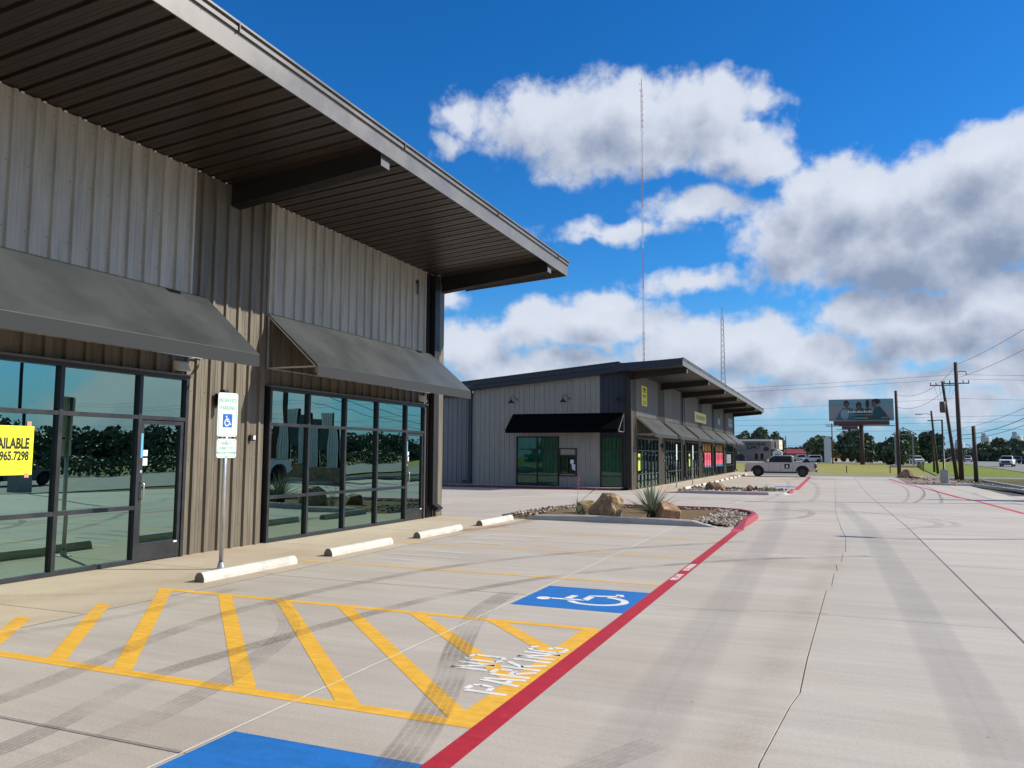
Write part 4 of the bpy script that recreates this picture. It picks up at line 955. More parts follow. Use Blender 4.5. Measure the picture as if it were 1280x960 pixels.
def roof_and_canopy(B, XW, depth, cols, yA, yB, zwall, slope, fb, ft, hide_end=1.18):
    """soffit panels, tapered beams, fascia"""
    XF = XW + depth
    # soffit panels: deck seen from below, ribs rising away from the viewer
    pf = rib_profile(.9144, .040); me = MB(); L = depth - .14
    for x_, zz in ((0.0, 0.0), (L, slope * L)):
        me.v += [(x_, y, zz + d) for y, d in pf]
    n = len(pf)
    for i in range(n - 1): me.f.append((i, i + 1, n + i + 1, n + i))
    # closed rib ends
    for i in range(n - 1):
        if pf[i][1] > .02 or pf[i + 1][1] > .02:
            b = len(me.v); me.v += [(L, pf[i][0], slope * L), (L, pf[i + 1][0], slope * L)]; me.f.append((n + i, n + i + 1, b + 1, b))
    pm = me.mesh('soffit_panel'); pm.materials.append(M_bronze)
    y = yA
    while y < yB - .05:
        w = min(.9144, yB - y); o = link('soffit_panel', pm, None, B, (XW, y, zwall))
        if w < .91: o.scale = (1, w / .9144, 1)
        y += w
    MB().box(XF - .145, XF - .02, yA, yB, zwall + slope * (depth - .14) - .002, zwall + slope * (depth - .14) + .03).build('soffit_trim', M_bronze, B)
    # fascia: face, drip line, gutter steps
    f = MB(); zf0 = fb
    f.box(XF - .02, XF, yA - .04, yB + .04, zf0, zf0 + (ft - fb) * .66); f.build('fascia', M_fascia, B)
    q = MB(); q.box(XF - .02, XF + .006, yA - .05, yB + .05, zf0 + (ft - fb) * .663, zf0 + (ft - fb) * .72); q.build('fascia_groove', M_fasciadk, B)
    q = MB(); q.box(XF - .06, XF + .035, yA - .06, yB + .06, zf0 + (ft - fb) * .722, zf0 + (ft - fb) * .84); q.build('gutter_lip', M_fascia, B)
    q = MB(); q.box(XF - .06, XF + .022, yA - .06, yB + .06, zf0 + (ft - fb) * .842, zf0 + (ft - fb) * .93); q.build('gutter_groove', M_fasciadk, B)
    q = MB(); q.box(XF - .06, XF + .055, yA - .07, yB + .07, zf0 + (ft - fb) * .932, ft); q.build('roof_edge', M_fascia, B)
    y = yA + 1.5
    s_ = MB()
    while y < yB: s_.box(XF + .0005, XF + .058, y, y + .012, zf0 + (ft - fb) * .70, ft + .003); y += 3.9
    s_.build('fascia_joint', M_fasciadk, B)
    s_ = MB(); y = yA + .3
    while y < yB: s_.box(XF - .001, XF + .003, y, y + .012, zf0 + (ft - fb) * .61, zf0 + (ft - fb) * .64); y += .61
    s_.build('screw', M_fasciadk, B)
    # beams
    for k, c in enumerate(cols):
        zs0 = zwall - .006; zs1 = zwall + slope * (depth - .12) - .006; h0, h1 = .375, .285; xw = XW + .02; xt = XF - .085; bw = .125
        b = MB()
        def pr(y0_, y1_): b.add([(xw, y0_, zs0), (xt, y0_, zs1), (xt, y0_, zs1 - h1), (xw, y0_, zs0 - h0), (xw, y1_, zs0), (xt, y1_, zs1), (xt, y1_, zs1 - h1), (xw, y1_, zs0 - h0)],
              [(0, 1, 2, 3), (7, 6, 5, 4), (0, 4, 5, 1), (1, 5, 6, 2), (2, 6, 7, 3), (3, 7, 4, 0)])
        b.add([(xw, c - bw, zs0 - h0), (xt, c - bw, zs1 - h1), (xt, c - bw, zs1 - h1 + .014), (xw, c - bw, zs0 - h0 + .014), (xw, c + bw, zs0 - h0), (xt, c + bw, zs1 - h1), (xt, c + bw, zs1 - h1 + .014), (xw, c + bw, zs0 - h0 + .014)],
              [(0, 1, 2, 3), (7, 6, 5, 4), (0, 4, 5, 1), (1, 5, 6, 2), (2, 6, 7, 3), (3, 7, 4, 0)])
        pr(c - bw + .01, c + bw - .01)
        bo = b.build('beam', M_beam, B)
        MB().box(xt + .002, xt + .012, c - bw, c + bw, zs1 - h1 - .004, zs1 - .012).build('end_cap', M_fascia, bo)
    # end trims of the canopy
    for y_, sg in ((yA - .02, -1), (yB + .02, 1)):
        zA = zwall + slope * .0; zB = fb
        m = MB(); yy0, yy1 = (y_ - .02, y_) if sg < 0 else (y_, y_ + .02)
        xs_ = XW - .55 if sg < 0 else XW + .1; m.add([(xs_, yy0, zwall - .10), (XF - .025, yy0, fb + .01), (XF - .025, yy0, ft - .03), (xs_, yy0, zwall + .32), (xs_, yy1, zwall - .10), (XF - .025, yy1, fb + .01), (XF - .025, yy1, ft - .03), (xs_, yy1, zwall + .32)],
              [(0, 1, 2, 3), (7, 6, 5, 4), (0, 4, 5, 1), (1, 5, 6, 2), (2, 6, 7, 3), (3, 7, 4, 0)])
        m.build('rake_trim', M_fascia if sg > 0 else M_navy, B)

def roof_deck(B, XW, depth, xback, yA, yB, yA2, yB2, zwall, slope, ft, mt):
    m = MB(); XF = XW + depth; t = .05
    zf = ft - .01
    zb = zf - .30 - .083 * (XW - xback)
    for (xa, xb, ya, yb, za, zb_) in ((XW - .6, XF - .06, yA, yB, zf - slope * (depth + .6), zf), (xback - .5, XW - .6, yA2, yB2, zf - slope * (depth + .6) - .083 * (XW - .6 - xback + .5), zf - slope * (depth + .6))):
        m.add([(xa, ya, za - t), (xb, ya, zb_ - t), (xb, yb, zb_ - t), (xa, yb, za - t), (xa, ya, za), (xb, ya, zb_), (xb, yb, zb_), (xa, yb, za)],
              [(0, 3, 2, 1), (4, 5, 6, 7), (0, 1, 5, 4), (1, 2, 6, 5), (2, 3, 7, 6), (3, 0, 4, 7)])
    m.build('roof', mt, B); return

def wall_lamp(B, X, y, z):
    l = MB(); l.box(X + .036, X + .06, y - .06, y + .06, z - .10, z + .10); l.box(X + .06, X + .12, y - .035, y + .035, z - .06, z + .08)
    L_ = l.build('wall_lamp', M_blackp, B)
    bevel(MB().box(X + .12, X + .235, y - .055, y + .055, z - .165, z + .165).build('shade', M_blackp, L_), .02, 3)
def strobe(B, X, y, z):
    s_ = MB().box(X + .036, X + .09, y - .055, y + .055, z - .055, z + .055).build('alarm_box', M_blackp, B); bevel(s_, .008)
    MB().box(X + .0905, X + .105, y - .005, y + .05, z - .03, z + .04).build('lens', M_sticker, s_)
    MB().box(X + .0905, X + .1, y + .02, y + .052, z + .02, z + .05).build('lens', M_red, s_)
def exit_light(B, X, y, z):
    m = MB(); m.add([(X + .036, y - .13, z), (X + .036, y + .13, z), (X + .036, y + .13, z + .16), (X + .036, y - .13, z + .16), (X + .19, y - .10, z), (X + .19, y + .10, z), (X + .10, y + .10, z + .15), (X + .10, y - .10, z + .15)],
                      [(0, 3, 2, 1), (4, 5, 6, 7), (0, 1, 5, 4), (1, 2, 6, 5), (2, 3, 7, 6), (3, 0, 4, 7)])
    bevel(m.build('door_light', M_white, B), .01)
def downspout(B, X, y, ztop, zb, w=.20, mt=None):
    mt = mt or M_steel; m = MB(); m.box(X + .04, X + .17, y - w / 2, y + w / 2, zb + .32, ztop)
    m.add([(X + .04, y - w / 2, zb + .32), (X + .17, y - w / 2, zb + .32), (X + .17, y + w / 2, zb + .32), (X + .04, y + w / 2, zb + .32),
           (X + .22, y - w / 2, zb + .12), (X + .34, y - w / 2, zb + .22), (X + .34, y + w / 2, zb + .22), (X + .22, y + w / 2, zb + .12)],
          [(0, 1, 5, 4), (1, 2, 6, 5), (2, 3, 7, 6), (3, 0, 4, 7), (4, 5, 6, 7)])
    m.build('downspout', mt, B)

# ------------------------------------------------ near building
XW, PB = -9.56, 7.84
B1 = empty('retail_building', (XW, 18.4, 0), 'near metal retail building with overhanging canopy and two awnings in view', 'building')
YE = 18.40; cols1 = [18.34 - PB * k for k in range(4)][::-1]        # beam lines
z_aw = 4.12
core = MB(); core.box(XW - 14, XW - .32, -13.0, YE - .06, 0.0, 5.35); core.build('wall', M_taupe, B1)
wcols = [0, 1.17, 2.42, 3.67, 4.96, 5.89]
for k in range(4):
    c0 = cols1[0] - PB + PB * k
    if k == 0: c0 = cols1[0] - PB
    wall_run(B1, XW, c0 + .95, c0 + 6.95, z_aw, 6.24, M_light)
    MB().box(XW - .03, XW + .045, c0 + .93, c0 + .955, z_aw, 6.24).build('edge_trim', M_light, B1)
    wall_run(B1, XW, c0 + .95, c0 + 6.95, 2.85, z_aw - .002, M_taupe)
    if k < 3: wall_run(B1, XW - .004, c0 + PB - .885, c0 + PB + .945, 0.0, 6.24, M_taupe)
    storefront(B1, XW, c0 + 1.02, wcols, 2.82, 2.14, .81, 0.004, door=4)
    a = awning(B1, XW, c0 + .90, c0 + 7.23, 4.165, 3.18, 2.98, 1.17, M_awn)
    exit_light(B1, XW, c0 + 6.72, 2.90)
    if k < 3:
        wall_lamp(B1, XW, c0 + PB - .27, 2.50); strobe(B1, XW, c0 + PB + .57, 1.88)
# corner column, downspout and corner trim
wall_run(B1, XW - .004, 17.465, 18.02, 0.0, 6.24, M_steel, 'corner_panel')
MB().box(XW - .02, XW + .05, 17.44, 17.475, 0, 4.1).build('edge_trim', M_taupe, B1)
MB().box(XW - .3, XW + .060, 18.06, 18.22, 0, 6.1).build('corner_trim', M_taupe, B1)
MB().box(XW - .3, XW + .048, 18.24, 18.40, 0, 5.95).build('corner_trim', M_taupe, B1)
downspout(B1, XW, 17.80, 6.2, 0.02, .26)
for x0 in [XW - .32 - .914 * k for k in range(1, 15)]:
    link('wall_panel', panel_mesh('wall_panel', .914, 0, 5.3, M_taupe), None, B1, (x0, YE - .05, 0), rot=(0, 0, R(90))).location  # end wall
m = MB(); m.prism([(16.925, 5.56), (16.985, 5.56), (16.985, 5.94), (16.94, 5.94), (16.86, 5.875), (16.86, 5.825), (16.925, 5.865)], 'x', XW + .043, XW + .052); m.build('house_number', M_blackp, B1)
roof_and_canopy(B1, XW, 3.11, cols1, -14.0, 19.56, 6.25, .075, 6.337, 6.736)
roof_deck(B1, XW, 3.11, XW - 14, -14.05, 19.60, -13.3, 18.75, 6.25, .075, 6.736, M_fasciadk)
sc_ = MB()
for k in range(40):
    y = 3.8 + k * RP
    if y < 18: sc_.box(XW + .03, XW + .05, y + .02, y + .06, 6.215, 6.235)
sc_.build('closure_tab', M_white, B1)
scr = MB()          # screw heads on the panels
for k in range(3):
    c0 = cols1[0] + PB * k
    for i in range(20):
        for z in (4.45, 5.3, 6.1): 
            y = c0 + .95 + RP * i + .085
            if y < c0 + 6.9: scr.box(XW + .0, XW + .006, y - .006, y + .006, z - .006, z + .006)
    for i in range(6):
        for z in (.4, 1.5, 2.6, 3.7, 4.8): scr.box(XW - .004, XW + .004, c0 - .885 + RP * i + .06, c0 - .885 + RP * i + .072, z, z + .012)
scr.build('screw', M_fasciadk, B1)

# poster taped inside the first window
M_poster = mat('yellow_poster', (0.86, 0.90, 0.02), 0.55, 0, 0.03); M_ink = mat('black_ink', (0.01, 0.01, 0.01), 0.5); M_tape = mat('masking_tape', (0.55, 0.25, 0.18), .6)
pp = empty('poster', (XW + .0, 6.6, 1.6), 'bright yellow AVAILABLE poster taped to the storefront window', 'poster')
xp = XW + .021
MB().box(xp, xp + .003, 5.55, 7.02, 1.33, 1.95).build('sheet', M_poster, pp)
put_text('lettering', 'AVAILABLE', M_ink, pp, (xp + .005, 6.965, 1.722), (0, 1, 0), (0, 0, 1), .185, .008, .62, 'RIGHT')
put_text('lettering', '512.965.7298', M_ink, pp, (xp + .005, 6.965, 1.565), (0, 1, 0), (0, 0, 1), .155, .006, .66, 'RIGHT')
for z in (1.325, 1.98): MB().box(xp + .004, xp + .006, 6.92, 6.98, z - .03, z + .03).build('tape', M_tape, pp)

# ------------------------------------------------ far building
XB, PB2, Y2, Z2 = -10.10, 7.78, 41.3, -0.325
B2 = empty('retail_building', (XB, Y2, Z2), 'far metal retail building with a row of six awnings, seen past the near one', 'building')
cols2 = [41.78 + PB2 * k for k in range(7)]
HW = 6.36
MB().box(XB - 9.3, XB - .34, Y2 + .35, 88.8, Z2, Z2 + 5.2).build('wall', M_bgrey, B2)
wc2 = [0, .92, 1.84, 2.76, 3.68, 4.70, 5.62]
for k in range(6):
    c0 = cols2[k]; o_ = .95
    wall_run(B2, XB, c0 + o_, c0 + 6.75, Z2 + 4.05, Z2 + HW, M_light2)
    wall_run(B2, XB, c0 + o_, c0 + 6.75, Z2 + 2.85, Z2 + 4.048, M_taupe)
    storefront(B2, XB, c0 + 1.0, wc2, Z2 + 2.82, Z2 + 2.12, Z2 + .80, Z2 + .004, door=(4 if k % 2 == 0 else 0) if k < 4 else None, detail=False)
    awning(B2, XB, c0 + (.72 if k % 2 == 0 else .52), c0 + 7.1, Z2 + 4.0, Z2 + 3.05, Z2 + 2.86, 1.17, M_awn)
    if k < 6 and k % 2 == 0:
        wall_run(B2, XB - .004, c0 + 6.76, c0 + PB2 + .94, Z2, Z2 + HW, M_pil)
        wall_lamp(B2, XB, c0 + PB2 - .35, Z2 + 2.45); strobe(B2, XB, c0 + PB2 + .5, Z2 + 1.5)
    else:
        wall_run(B2, XB - .004, c0 + 6.76, c0 + PB2 - .36, Z2, Z2 + HW, M_pil); 
        MB().box(XB - .2, XB + .06, c0 + PB2 - .35, c0 + PB2 + .35, Z2, Z2 + HW).build('column_cover', M_steel, B2)
        if k < 5: wall_run(B2, XB - .004, c0 + PB2 + .36, c0 + PB2 + .94, Z2, Z2 + HW, M_pil)
        downspout(B2, XB + .02, c0 + PB2, Z2 + 2.6, Z2, .22)
    exit_light(B2, XB, c0 + 6.9 if k % 2 else c0 + 6.85, Z2 + 3.1)
wall_run(B2, XB - .004, Y2 + .30, Y2 + 1.42, Z2, Z2 + HW, M_taupe, 'corner_panel')
MB().box(XB - .04, XB + .07, Y2 - .01, Y2 + .29, Z2, Z2 + 5.95).build('corner_trim', M_steel, B2)
MB().box(XB + .072, XB + .10, Y2 - .012, Y2 + .05, Z2, Z2 + 5.9).build('corner_trim', M_taupe, B2)
roof_and_canopy(B2, XB, 3.08, cols2, 40.1, 90.0, Z2 + HW, .05, Z2 + 6.46, Z2 + 6.86)
# end wall facing the camera: panels, sloped top
ye = Y2; x = -19.4
def zr(x): return Z2 + 5.58 + .088 * (x + 19.4)
zwb = -0.20
def end_run(x0, x1, z0, z1, mt, nm='wall_panel'):
    x = x0
    while x < x1 - .02:
        w = min(.9144, x1 - x)
        a, b = (zr(x) if z1 is None else z1), (zr(x + w) if z1 is None else z1)
        me = panel_mesh(nm, w, 0, (a - z0, b - z0), mt, .03)
        link(nm, me, None, B2, (x, ye, z0), rot=(0, 0, R(-90)), scale=(1, -1, 1)) if False else None
        # facing -Y: build directly
        m = MB(); pf = rib_profile(w, .03)
        for y_, d in pf: m.v += [(x + y_, ye - d, z0), (x + y_, ye - d, a + (b - a) * y_ / w)]
        for i in range(len(pf) - 1): m.f.append((2 * i, 2 * i + 2, 2 * i + 3, 2 * i + 1))
        m.build(nm, mt, B2, fix=False); x += w
end_run(-19.4, -16.66, zwb, None, M_greyend); end_run(-16.66, -14.10, 2.56, None, M_greyend)
end_run(-14.10, -13.07, 1.90, None, M_greyend); end_run(-14.10, -13.07, zwb, .36, M_greyend); end_run(-13.07, -11.76, zwb, None, M_greyend)
end_run(-11.76, -10.49, 2.56, None, M_navy); end_run(-10.49, XB - .005, zwb, None, M_steel)
def end_window(x0, x1, xs, z0, z1, hz, curtain=True):
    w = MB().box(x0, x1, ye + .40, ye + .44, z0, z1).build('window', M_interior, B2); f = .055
    vx = [x0, x1] + xs
    m = MB()
    for xx in (x0, x1 - f): m.box(xx, xx + f, ye - .06, ye + .06, z0, z1)
    for xx in xs: m.box(xx - f / 2, xx + f / 2, ye - .06, ye + .06, z0 + f, z1 - f)
    for zz in [z0 + f / 2, z1 - f / 2]: m.box(x0 + f, x1 - f, ye - .058, ye + .058, zz - f / 2, zz + f / 2)
    xx_ = sorted([x0 + f / 2] + xs + [x1 - f / 2])
    for a, b in zip(xx_[:-1], xx_[1:]):
        for zz in hz: m.box(a + f / 2, b - f / 2, ye - .056, ye + .056, zz - f / 2, zz + f / 2)
    m.build('frame', M_steel, w)
    zz_ = [z0 + f / 2] + hz + [z1 - f / 2]
    for a, b in zip(xx_[:-1], xx_[1:]):
        for c, d in zip(zz_[:-1], zz_[1:]):
            MB().box(a + f / 2 - .005, b - f / 2 + .005, ye + .0, ye + .012, c + f / 2 - .005, d - f / 2 + .005).build('pane', M_glass2, w)
    if curtain:
        for a, b in zip(xx_[:-1], xx_[1:]):
            m = MB(); n = 70; ph = rnd.uniform(0, 6)
            for i in range(n + 1):
                t = i / n; xx = a + (b - a) * t
                for z, am in ((hz[0] + .02, .055), (z1 - f, .03)):
                    m.v.append((xx, ye + .18 + am * math.sin(t * 44 + ph + math.sin(t * 9) * 1.2), z))
            for i in range(n): m.f.append((2 * i, 2 * i + 2, 2 * i + 3, 2 * i + 1))
            m.build('curtain', M_curtain, w, smooth_=True, fix=False)
    return w
end_window(-16.65, -14.12, [-15.38], zwb, 2.54, [.40, 1.83]); end_window(-11.74, -10.50, [], zwb, 2.54, [.40, 1.83])
sv = MB().box(-14.08, -13.09, ye + .1, ye + .14, .38, 1.88).build('service_window', M_interior, B2)
m = MB()
for xx in (-14.09, -13.14): m.box(xx, xx + .055, ye - .07, ye + .05, .36, 1.90)
for zz in (.36, 1.845): m.box(-14.035, -13.14, ye - .068, ye + .05, zz, zz + .055)
m.box(-14.035, -13.14, ye - .09, ye + .05, .50, .56); m.box(-14.035, -13.14, ye - .068, ye + .05, 1.47, 1.53); m.box(-13.60, -13.56, ye - .066, ye + .05, .56, 1.47)
m.build('frame', M_steel, sv); MB().box(-14.035, -13.14, ye - .0, ye + .02, 1.53, 1.845).build('panel', M_greyend, sv); MB().box(-14.035, -13.14, ye - .0, ye + .02, .415, .50).build('panel', M_greyend, sv)
MB().box(-14.035, -13.14, ye + .01, ye + .02, .56, 1.47).build('pane', M_glass2, sv)
n1 = MB(); n1.add([(-13.44, ye - .012, 1.05), (-13.24, ye - .012, 1.07), (-13.25, ye - .012, 1.28), (-13.45, ye - .012, 1.26)], [(0, 1, 2, 3)]); n1.build('notice', M_sticker, sv)
n1 = MB(); n1.add([(-13.33, ye - .012, .74), (-13.14, ye - .012, .66), (-13.16, ye - .012, 1.02), (-13.37, ye - .012, 1.05)], [(0, 1, 2, 3)]); n1.build('notice', M_sticker, sv)
# awning of the end wall (faces -Y)
A = MB(); d = 1.17; xa, xb = -16.85, -10.50
pr = [(ye - .04, 3.82), (ye - d, 2.92), (ye - d, 2.72), (ye - d + .012, 2.72), (ye - d + .012, 2.905), (ye - .04, 3.80)]
A.prism(pr, 'x', xa, xb); aw = A.build('awning', M_awnshade, B2)
# near end closed by a side curtain on the left, open triangular frame on the right
m = MB(); s_ = .03
for xx in (xb + .10,):
    m.bar((xx, ye - .05, 3.80), (xx, ye - .05, 2.78), s_); m.bar((xx, ye - .06, 3.78), (xx, ye - d + .03, 2.90), s_); m.bar((xx, ye - .06, 2.78), (xx, ye - d + .03, 2.78), s_); m.bar((xx, ye - d + .03, 2.80), (xx, ye - d + .03, 2.90), s_)
m.build('frame', M_alu, aw)
def gooseneck(x, z):
    m = MB(); m.lathe([(.05, 0), (.05, .02)], 10, (x + .18, ye - .04, z + .0), 'y'); m.tube([(x + .18, ye - .04, z), (x + .12, ye - .22, z + .10), (x + .02, ye - .34, z + .24), (x - .06, ye - .40, z + .20), (x - .08, ye - .42, z + .02)], .014, 6)
    g_ = m.build('gooseneck_lamp', M_steel, B2); MB().lathe([(.025, .06), (.05, .0), (.09, -.06), (.19, -.15), (.195, -.17), (.08, -.08)], 14, (x - .08, ye - .42, z - .02)).build('shade', M_blackp, g_, smooth_=True)
for x in (-16.75, -13.65, -10.55): gooseneck(x, 4.62)
# rake of the main roof on the end wall, gutter box at the low end
def rk(x, dz): return zr(x) + dz
m = MB(); x0, x1 = -20.1, -10.55; yy = ye - .52
for (z0_, z1_, ya_, yb_, nm, mt_) in ((-.02, .22, yy + .06, yy + .10, 'rake_trim', M_navy), (.222, .48, yy, yy + .05, 'rake_trim', M_navy), (.482, .52, yy - .03, yy + .06, 'rake_cap', M_fasciadk)):
    q = MB(); q.add([(x0, ya_, rk(x0, z0_)), (x1, ya_, rk(x1, z0_)), (x1, ya_, rk(x1, z1_)), (x0, ya_, rk(x0, z1_)), (x0, yb_, rk(x0, z0_)), (x1, yb_, rk(x1, z0_)), (x1, yb_, rk(x1, z1_)), (x0, yb_, rk(x0, z1_))],
                    [(0, 1, 2, 3), (7, 6, 5, 4), (0, 4, 5, 1), (1, 5, 6, 2), (2, 6, 7, 3), (3, 7, 4, 0)]); q.build(nm, mt_, B2)
q = MB(); q.add([(x0, yy + .06, rk(x0, -.02)), (x1 + .4, yy + .06, rk(x1, -.02)), (x1 + .4, ye + .1, rk(x1, -.02)), (x0, ye + .1, rk(x0, -.02)), (x0, yy + .06, rk(x0, .0)), (x1 + .4, yy + .06, rk(x1, .0)), (x1 + .4, ye + .1, rk(x1, .0)), (x0, ye + .1, rk(x0, .0))],
              [(0, 3, 2, 1), (4, 5, 6, 7), (0, 1, 5, 4), (1, 2, 6, 5), (2, 3, 7, 6), (3, 0, 4, 7)]); q.build('rake_soffit', M_bronze, B2)
m = MB(); m.add([(-20.1, yy, rk(x0, .5)), (-10.5, yy, rk(x1, .5)), (-10.5, 88.9, rk(x1, .5)), (-20.1, 88.9, rk(x0, .5)), (-20.1, yy, rk(x0, .46)), (-10.5, yy, rk(x1, .46)), (-10.5, 88.9, rk(x1, .46)), (-20.1, 88.9, rk(x0, .46))],
                [(0, 1, 2, 3), (7, 6, 5, 4), (0, 4, 5, 1), (1, 5, 6, 2), (2, 6, 7, 3), (3, 7, 4, 0)]); m.build('roof', M_fasciadk, B2)
zf = Z2 + 6.85
m = MB(); xa, xb = XB - .6, XB + 3.04; m.add([(xa, 40.14, zf - .24), (xb, 40.14, zf - .03), (xb, 89.96, zf - .03), (xa, 89.96, zf - .24), (xa, 40.14, zf - .20), (xb, 40.14, zf + .008), (xb, 89.96, zf + .008), (xa, 89.96, zf - .20)],
                [(0, 3, 2, 1), (4, 5, 6, 7), (0, 1, 5, 4), (1, 2, 6, 5), (2, 3, 7, 6), (3, 0, 4, 7)]); m.build('canopy_roof', M_fasciadk, B2)
MB().box(-19.62, -19.42, ye - .16, ye - .02, -.05, rk(-19.5, .0)).build('downspout', M_navy, B2); MB().box(-19.95, -19.42, ye - .155, ye - .03, -.12, .05).build('downspout', M_navy, B2)
# lower wing to the left
W = empty('warehouse_wing', (-24, 41.9, -.2), 'blue grey metal wing joined to the left end of the far building', 'building')
x = -40.0
while x < -19.7:
    m = MB(); pf = rib_profile(.9144, .03)
    for y_, d in pf: m.v += [(x + y_, 41.75 - d, -.2), (x + y_, 41.75 - d, 4.9)]
    for i in range(len(pf) - 1): m.f.append((2 * i, 2 * i + 2, 2 * i + 3, 2 * i + 1))
    m.build('wall_panel', M_bgrey, W, fix=False); x += .9144
MB().box(-40, -19.66, 41.8, 60, -.3, 4.85).build('wall', M_bgrey, W)
MB().box(-40.2, -19.64, 41.4, 60.3, 4.9, 5.12).build('roof', M_navy, W)
MB().box(-22.0, -21.85, 41.56, 41.66, 3.2, 3.3).build('wall_light', M_white, W)
# raised walk with red kerb along the end wall
rw = flat('raised_walk', rect(-36, -10.4, 40.05, 41.4), .13, M_kerb, lot)
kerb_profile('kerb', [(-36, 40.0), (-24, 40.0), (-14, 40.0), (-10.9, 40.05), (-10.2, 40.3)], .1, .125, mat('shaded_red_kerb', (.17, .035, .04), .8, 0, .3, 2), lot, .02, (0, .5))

# signs and banners on the far building
def flatsign(name, label, cat, y0, y1, z0, z1, mt, extra=(), group=None, x=XB + .045, th=.02):
    t = empty(name, (x, (y0 + y1) / 2, z0), label, cat, group)
    MB().box(x, x + th, y0, y1, z0, z1).build('sheet', mt, t)
    for (nm, a, b, c, d, mt2) in extra:
        MB().box(x + th + .002, x + th + .008, y0 + (y1 - y0) * a, y0 + (y1 - y0) * b, z0 + (z1 - z0) * c, z0 + (z1 - z0) * d).build(nm, mt2, t)
    return t
M_ysign = mat('yellow_banner', (0.88, 0.80, 0.10), 0.6, 0, .06); M_ysign2 = mat('pale_yellow_banner', (0.86, 0.80, 0.32), 0.6, 0, .08); M_org = mat('orange_print', (0.95, 0.33, 0.04), .6); M_pk = mat('pink_print', (0.95, 0.14, 0.20), .6, 0, .05); M_yp = mat('yellow_print', (0.85, 0.62, 0.04), .6); M_bp = mat('blue_print', (0.05, .25, .6), .6); M_lg = mat('lime_print', (0.42, .52, .06), .6); M_pw = mat('pale_print', (0.55, 0.58, 0.62), .6, 0, .1)
flatsign('banner', 'tall yellow banner high on the far building nearest its corner', 'banner', 43.9, 45.3, 4.35, 5.5, M_ysign, [('print', .3, .7, .78, .91, M_ink), ('print', .2, .8, .69, .73, M_ink), ('print', .30, .45, .44, .57, M_ink), ('print', .56, .71, .44, .57, M_ink), ('print', .3, .75, .12, .16, M_ink), ('print', .25, .8, .22, .25, M_ink)])
flatsign('banner', 'wide pale yellow banner above the third and fourth awnings', 'banner', 62.3, 68.2, 4.15, 4.95, M_ysign2, [('print', .12 + .1 * i, .19 + .1 * i, .30, .72, mat('faded_print', (.42, .38, .14), .7) if i == 0 else MATS['faded_print']) for i in range(8)])
M_frm = M_navy
flatsign('banner', 'framed dark sign with a white figure over the fifth awning', 'sign', 75.0, 77.6, 4.3, 5.55, M_taupe, [('print', .3, .7, .5, .92, M_ink), ('print', .28, .6, .08, .55, M_pw)])
flatsign('banner', 'grey and white lettered sign over the sixth awning', 'sign', 83.3, 87.0, 4.35, 5.35, M_bgrey, [('print', .06 + .13 * i, .15 + .13 * i, .58, .88, M_pw) for i in range(7)] + [('print', .06 + .13 * i, .15 + .13 * i, .15, .45, M_pw) for i in range(7)])
for k, lb in ((3, 'orange and pink window graphics under the fourth awning'), (4, 'orange and pink window graphics under the fifth awning')):
    t = empty('window_graphic', (XB - .03, cols2[k] + 1, Z2 + .9), lb, 'poster'); x = XB + .020
    for i in range(5):
        a = cols2[k] + 1.0 + wc2[i] + .05 + (0.0 if i else .05); b = cols2[k] + 1.0 + wc2[i + 1] - .05
        MB().box(x, x + .004, a, b, Z2 + 2.17, Z2 + 2.74).build('upper_sheet', M_org, t)
        MB().box(x + .006, x + .009, a + .05, a + (b - a) * .35, Z2 + 2.2, Z2 + 2.7).build('print', M_yp, t)
        MB().box(x + .006, x + .009, a + (b - a) * .6, b - .04, Z2 + 2.2, Z2 + 2.45).build('print', M_yp, t)
        if i == 0 and k == 3: continue
        MB().box(x, x + .004, a, b, Z2 + .84, Z2 + 2.08).build('lower_sheet', M_pk, t)
        MB().box(x + .006, x + .009, a, b, Z2 + .86, Z2 + 1.0).build('print', M_bp, t)
        MB().box(x + .006, x + .009, a + .2, b - .2, Z2 + 1.4, Z2 + 1.9).build('print', MATS.get('deep_pink') or mat('deep_pink', (.6, .05, .10), .6), t)
t = empty('window_graphic', (XB - .03, cols2[5] + 1, Z2 + .9), 'white lettering and posters on the windows under the sixth awning', 'poster')
for i in (0, 1, 2, 3): 
    a = cols2[5] + 1.0 + wc2[i] + .1; x = XB + .02
    MB().box(x, x + .004, a, a + .68, Z2 + 1.0, Z2 + 1.9).build('sheet', M_pw, t)
for (k, i, lb) in ((0, 0, 'lime green poster in the first window of the far building'), (2, 1, 'narrow lime green poster in the third window of the far building')):
    a = cols2[k] + 1.0 + wc2[i] + .12; flatsign('poster', lb, 'poster', a, a + .7, Z2 + 1.0, Z2 + 1.95, M_lg, [('print', .1, .9, .6, .8, M_ink)], x=XB + .02, th=.003)

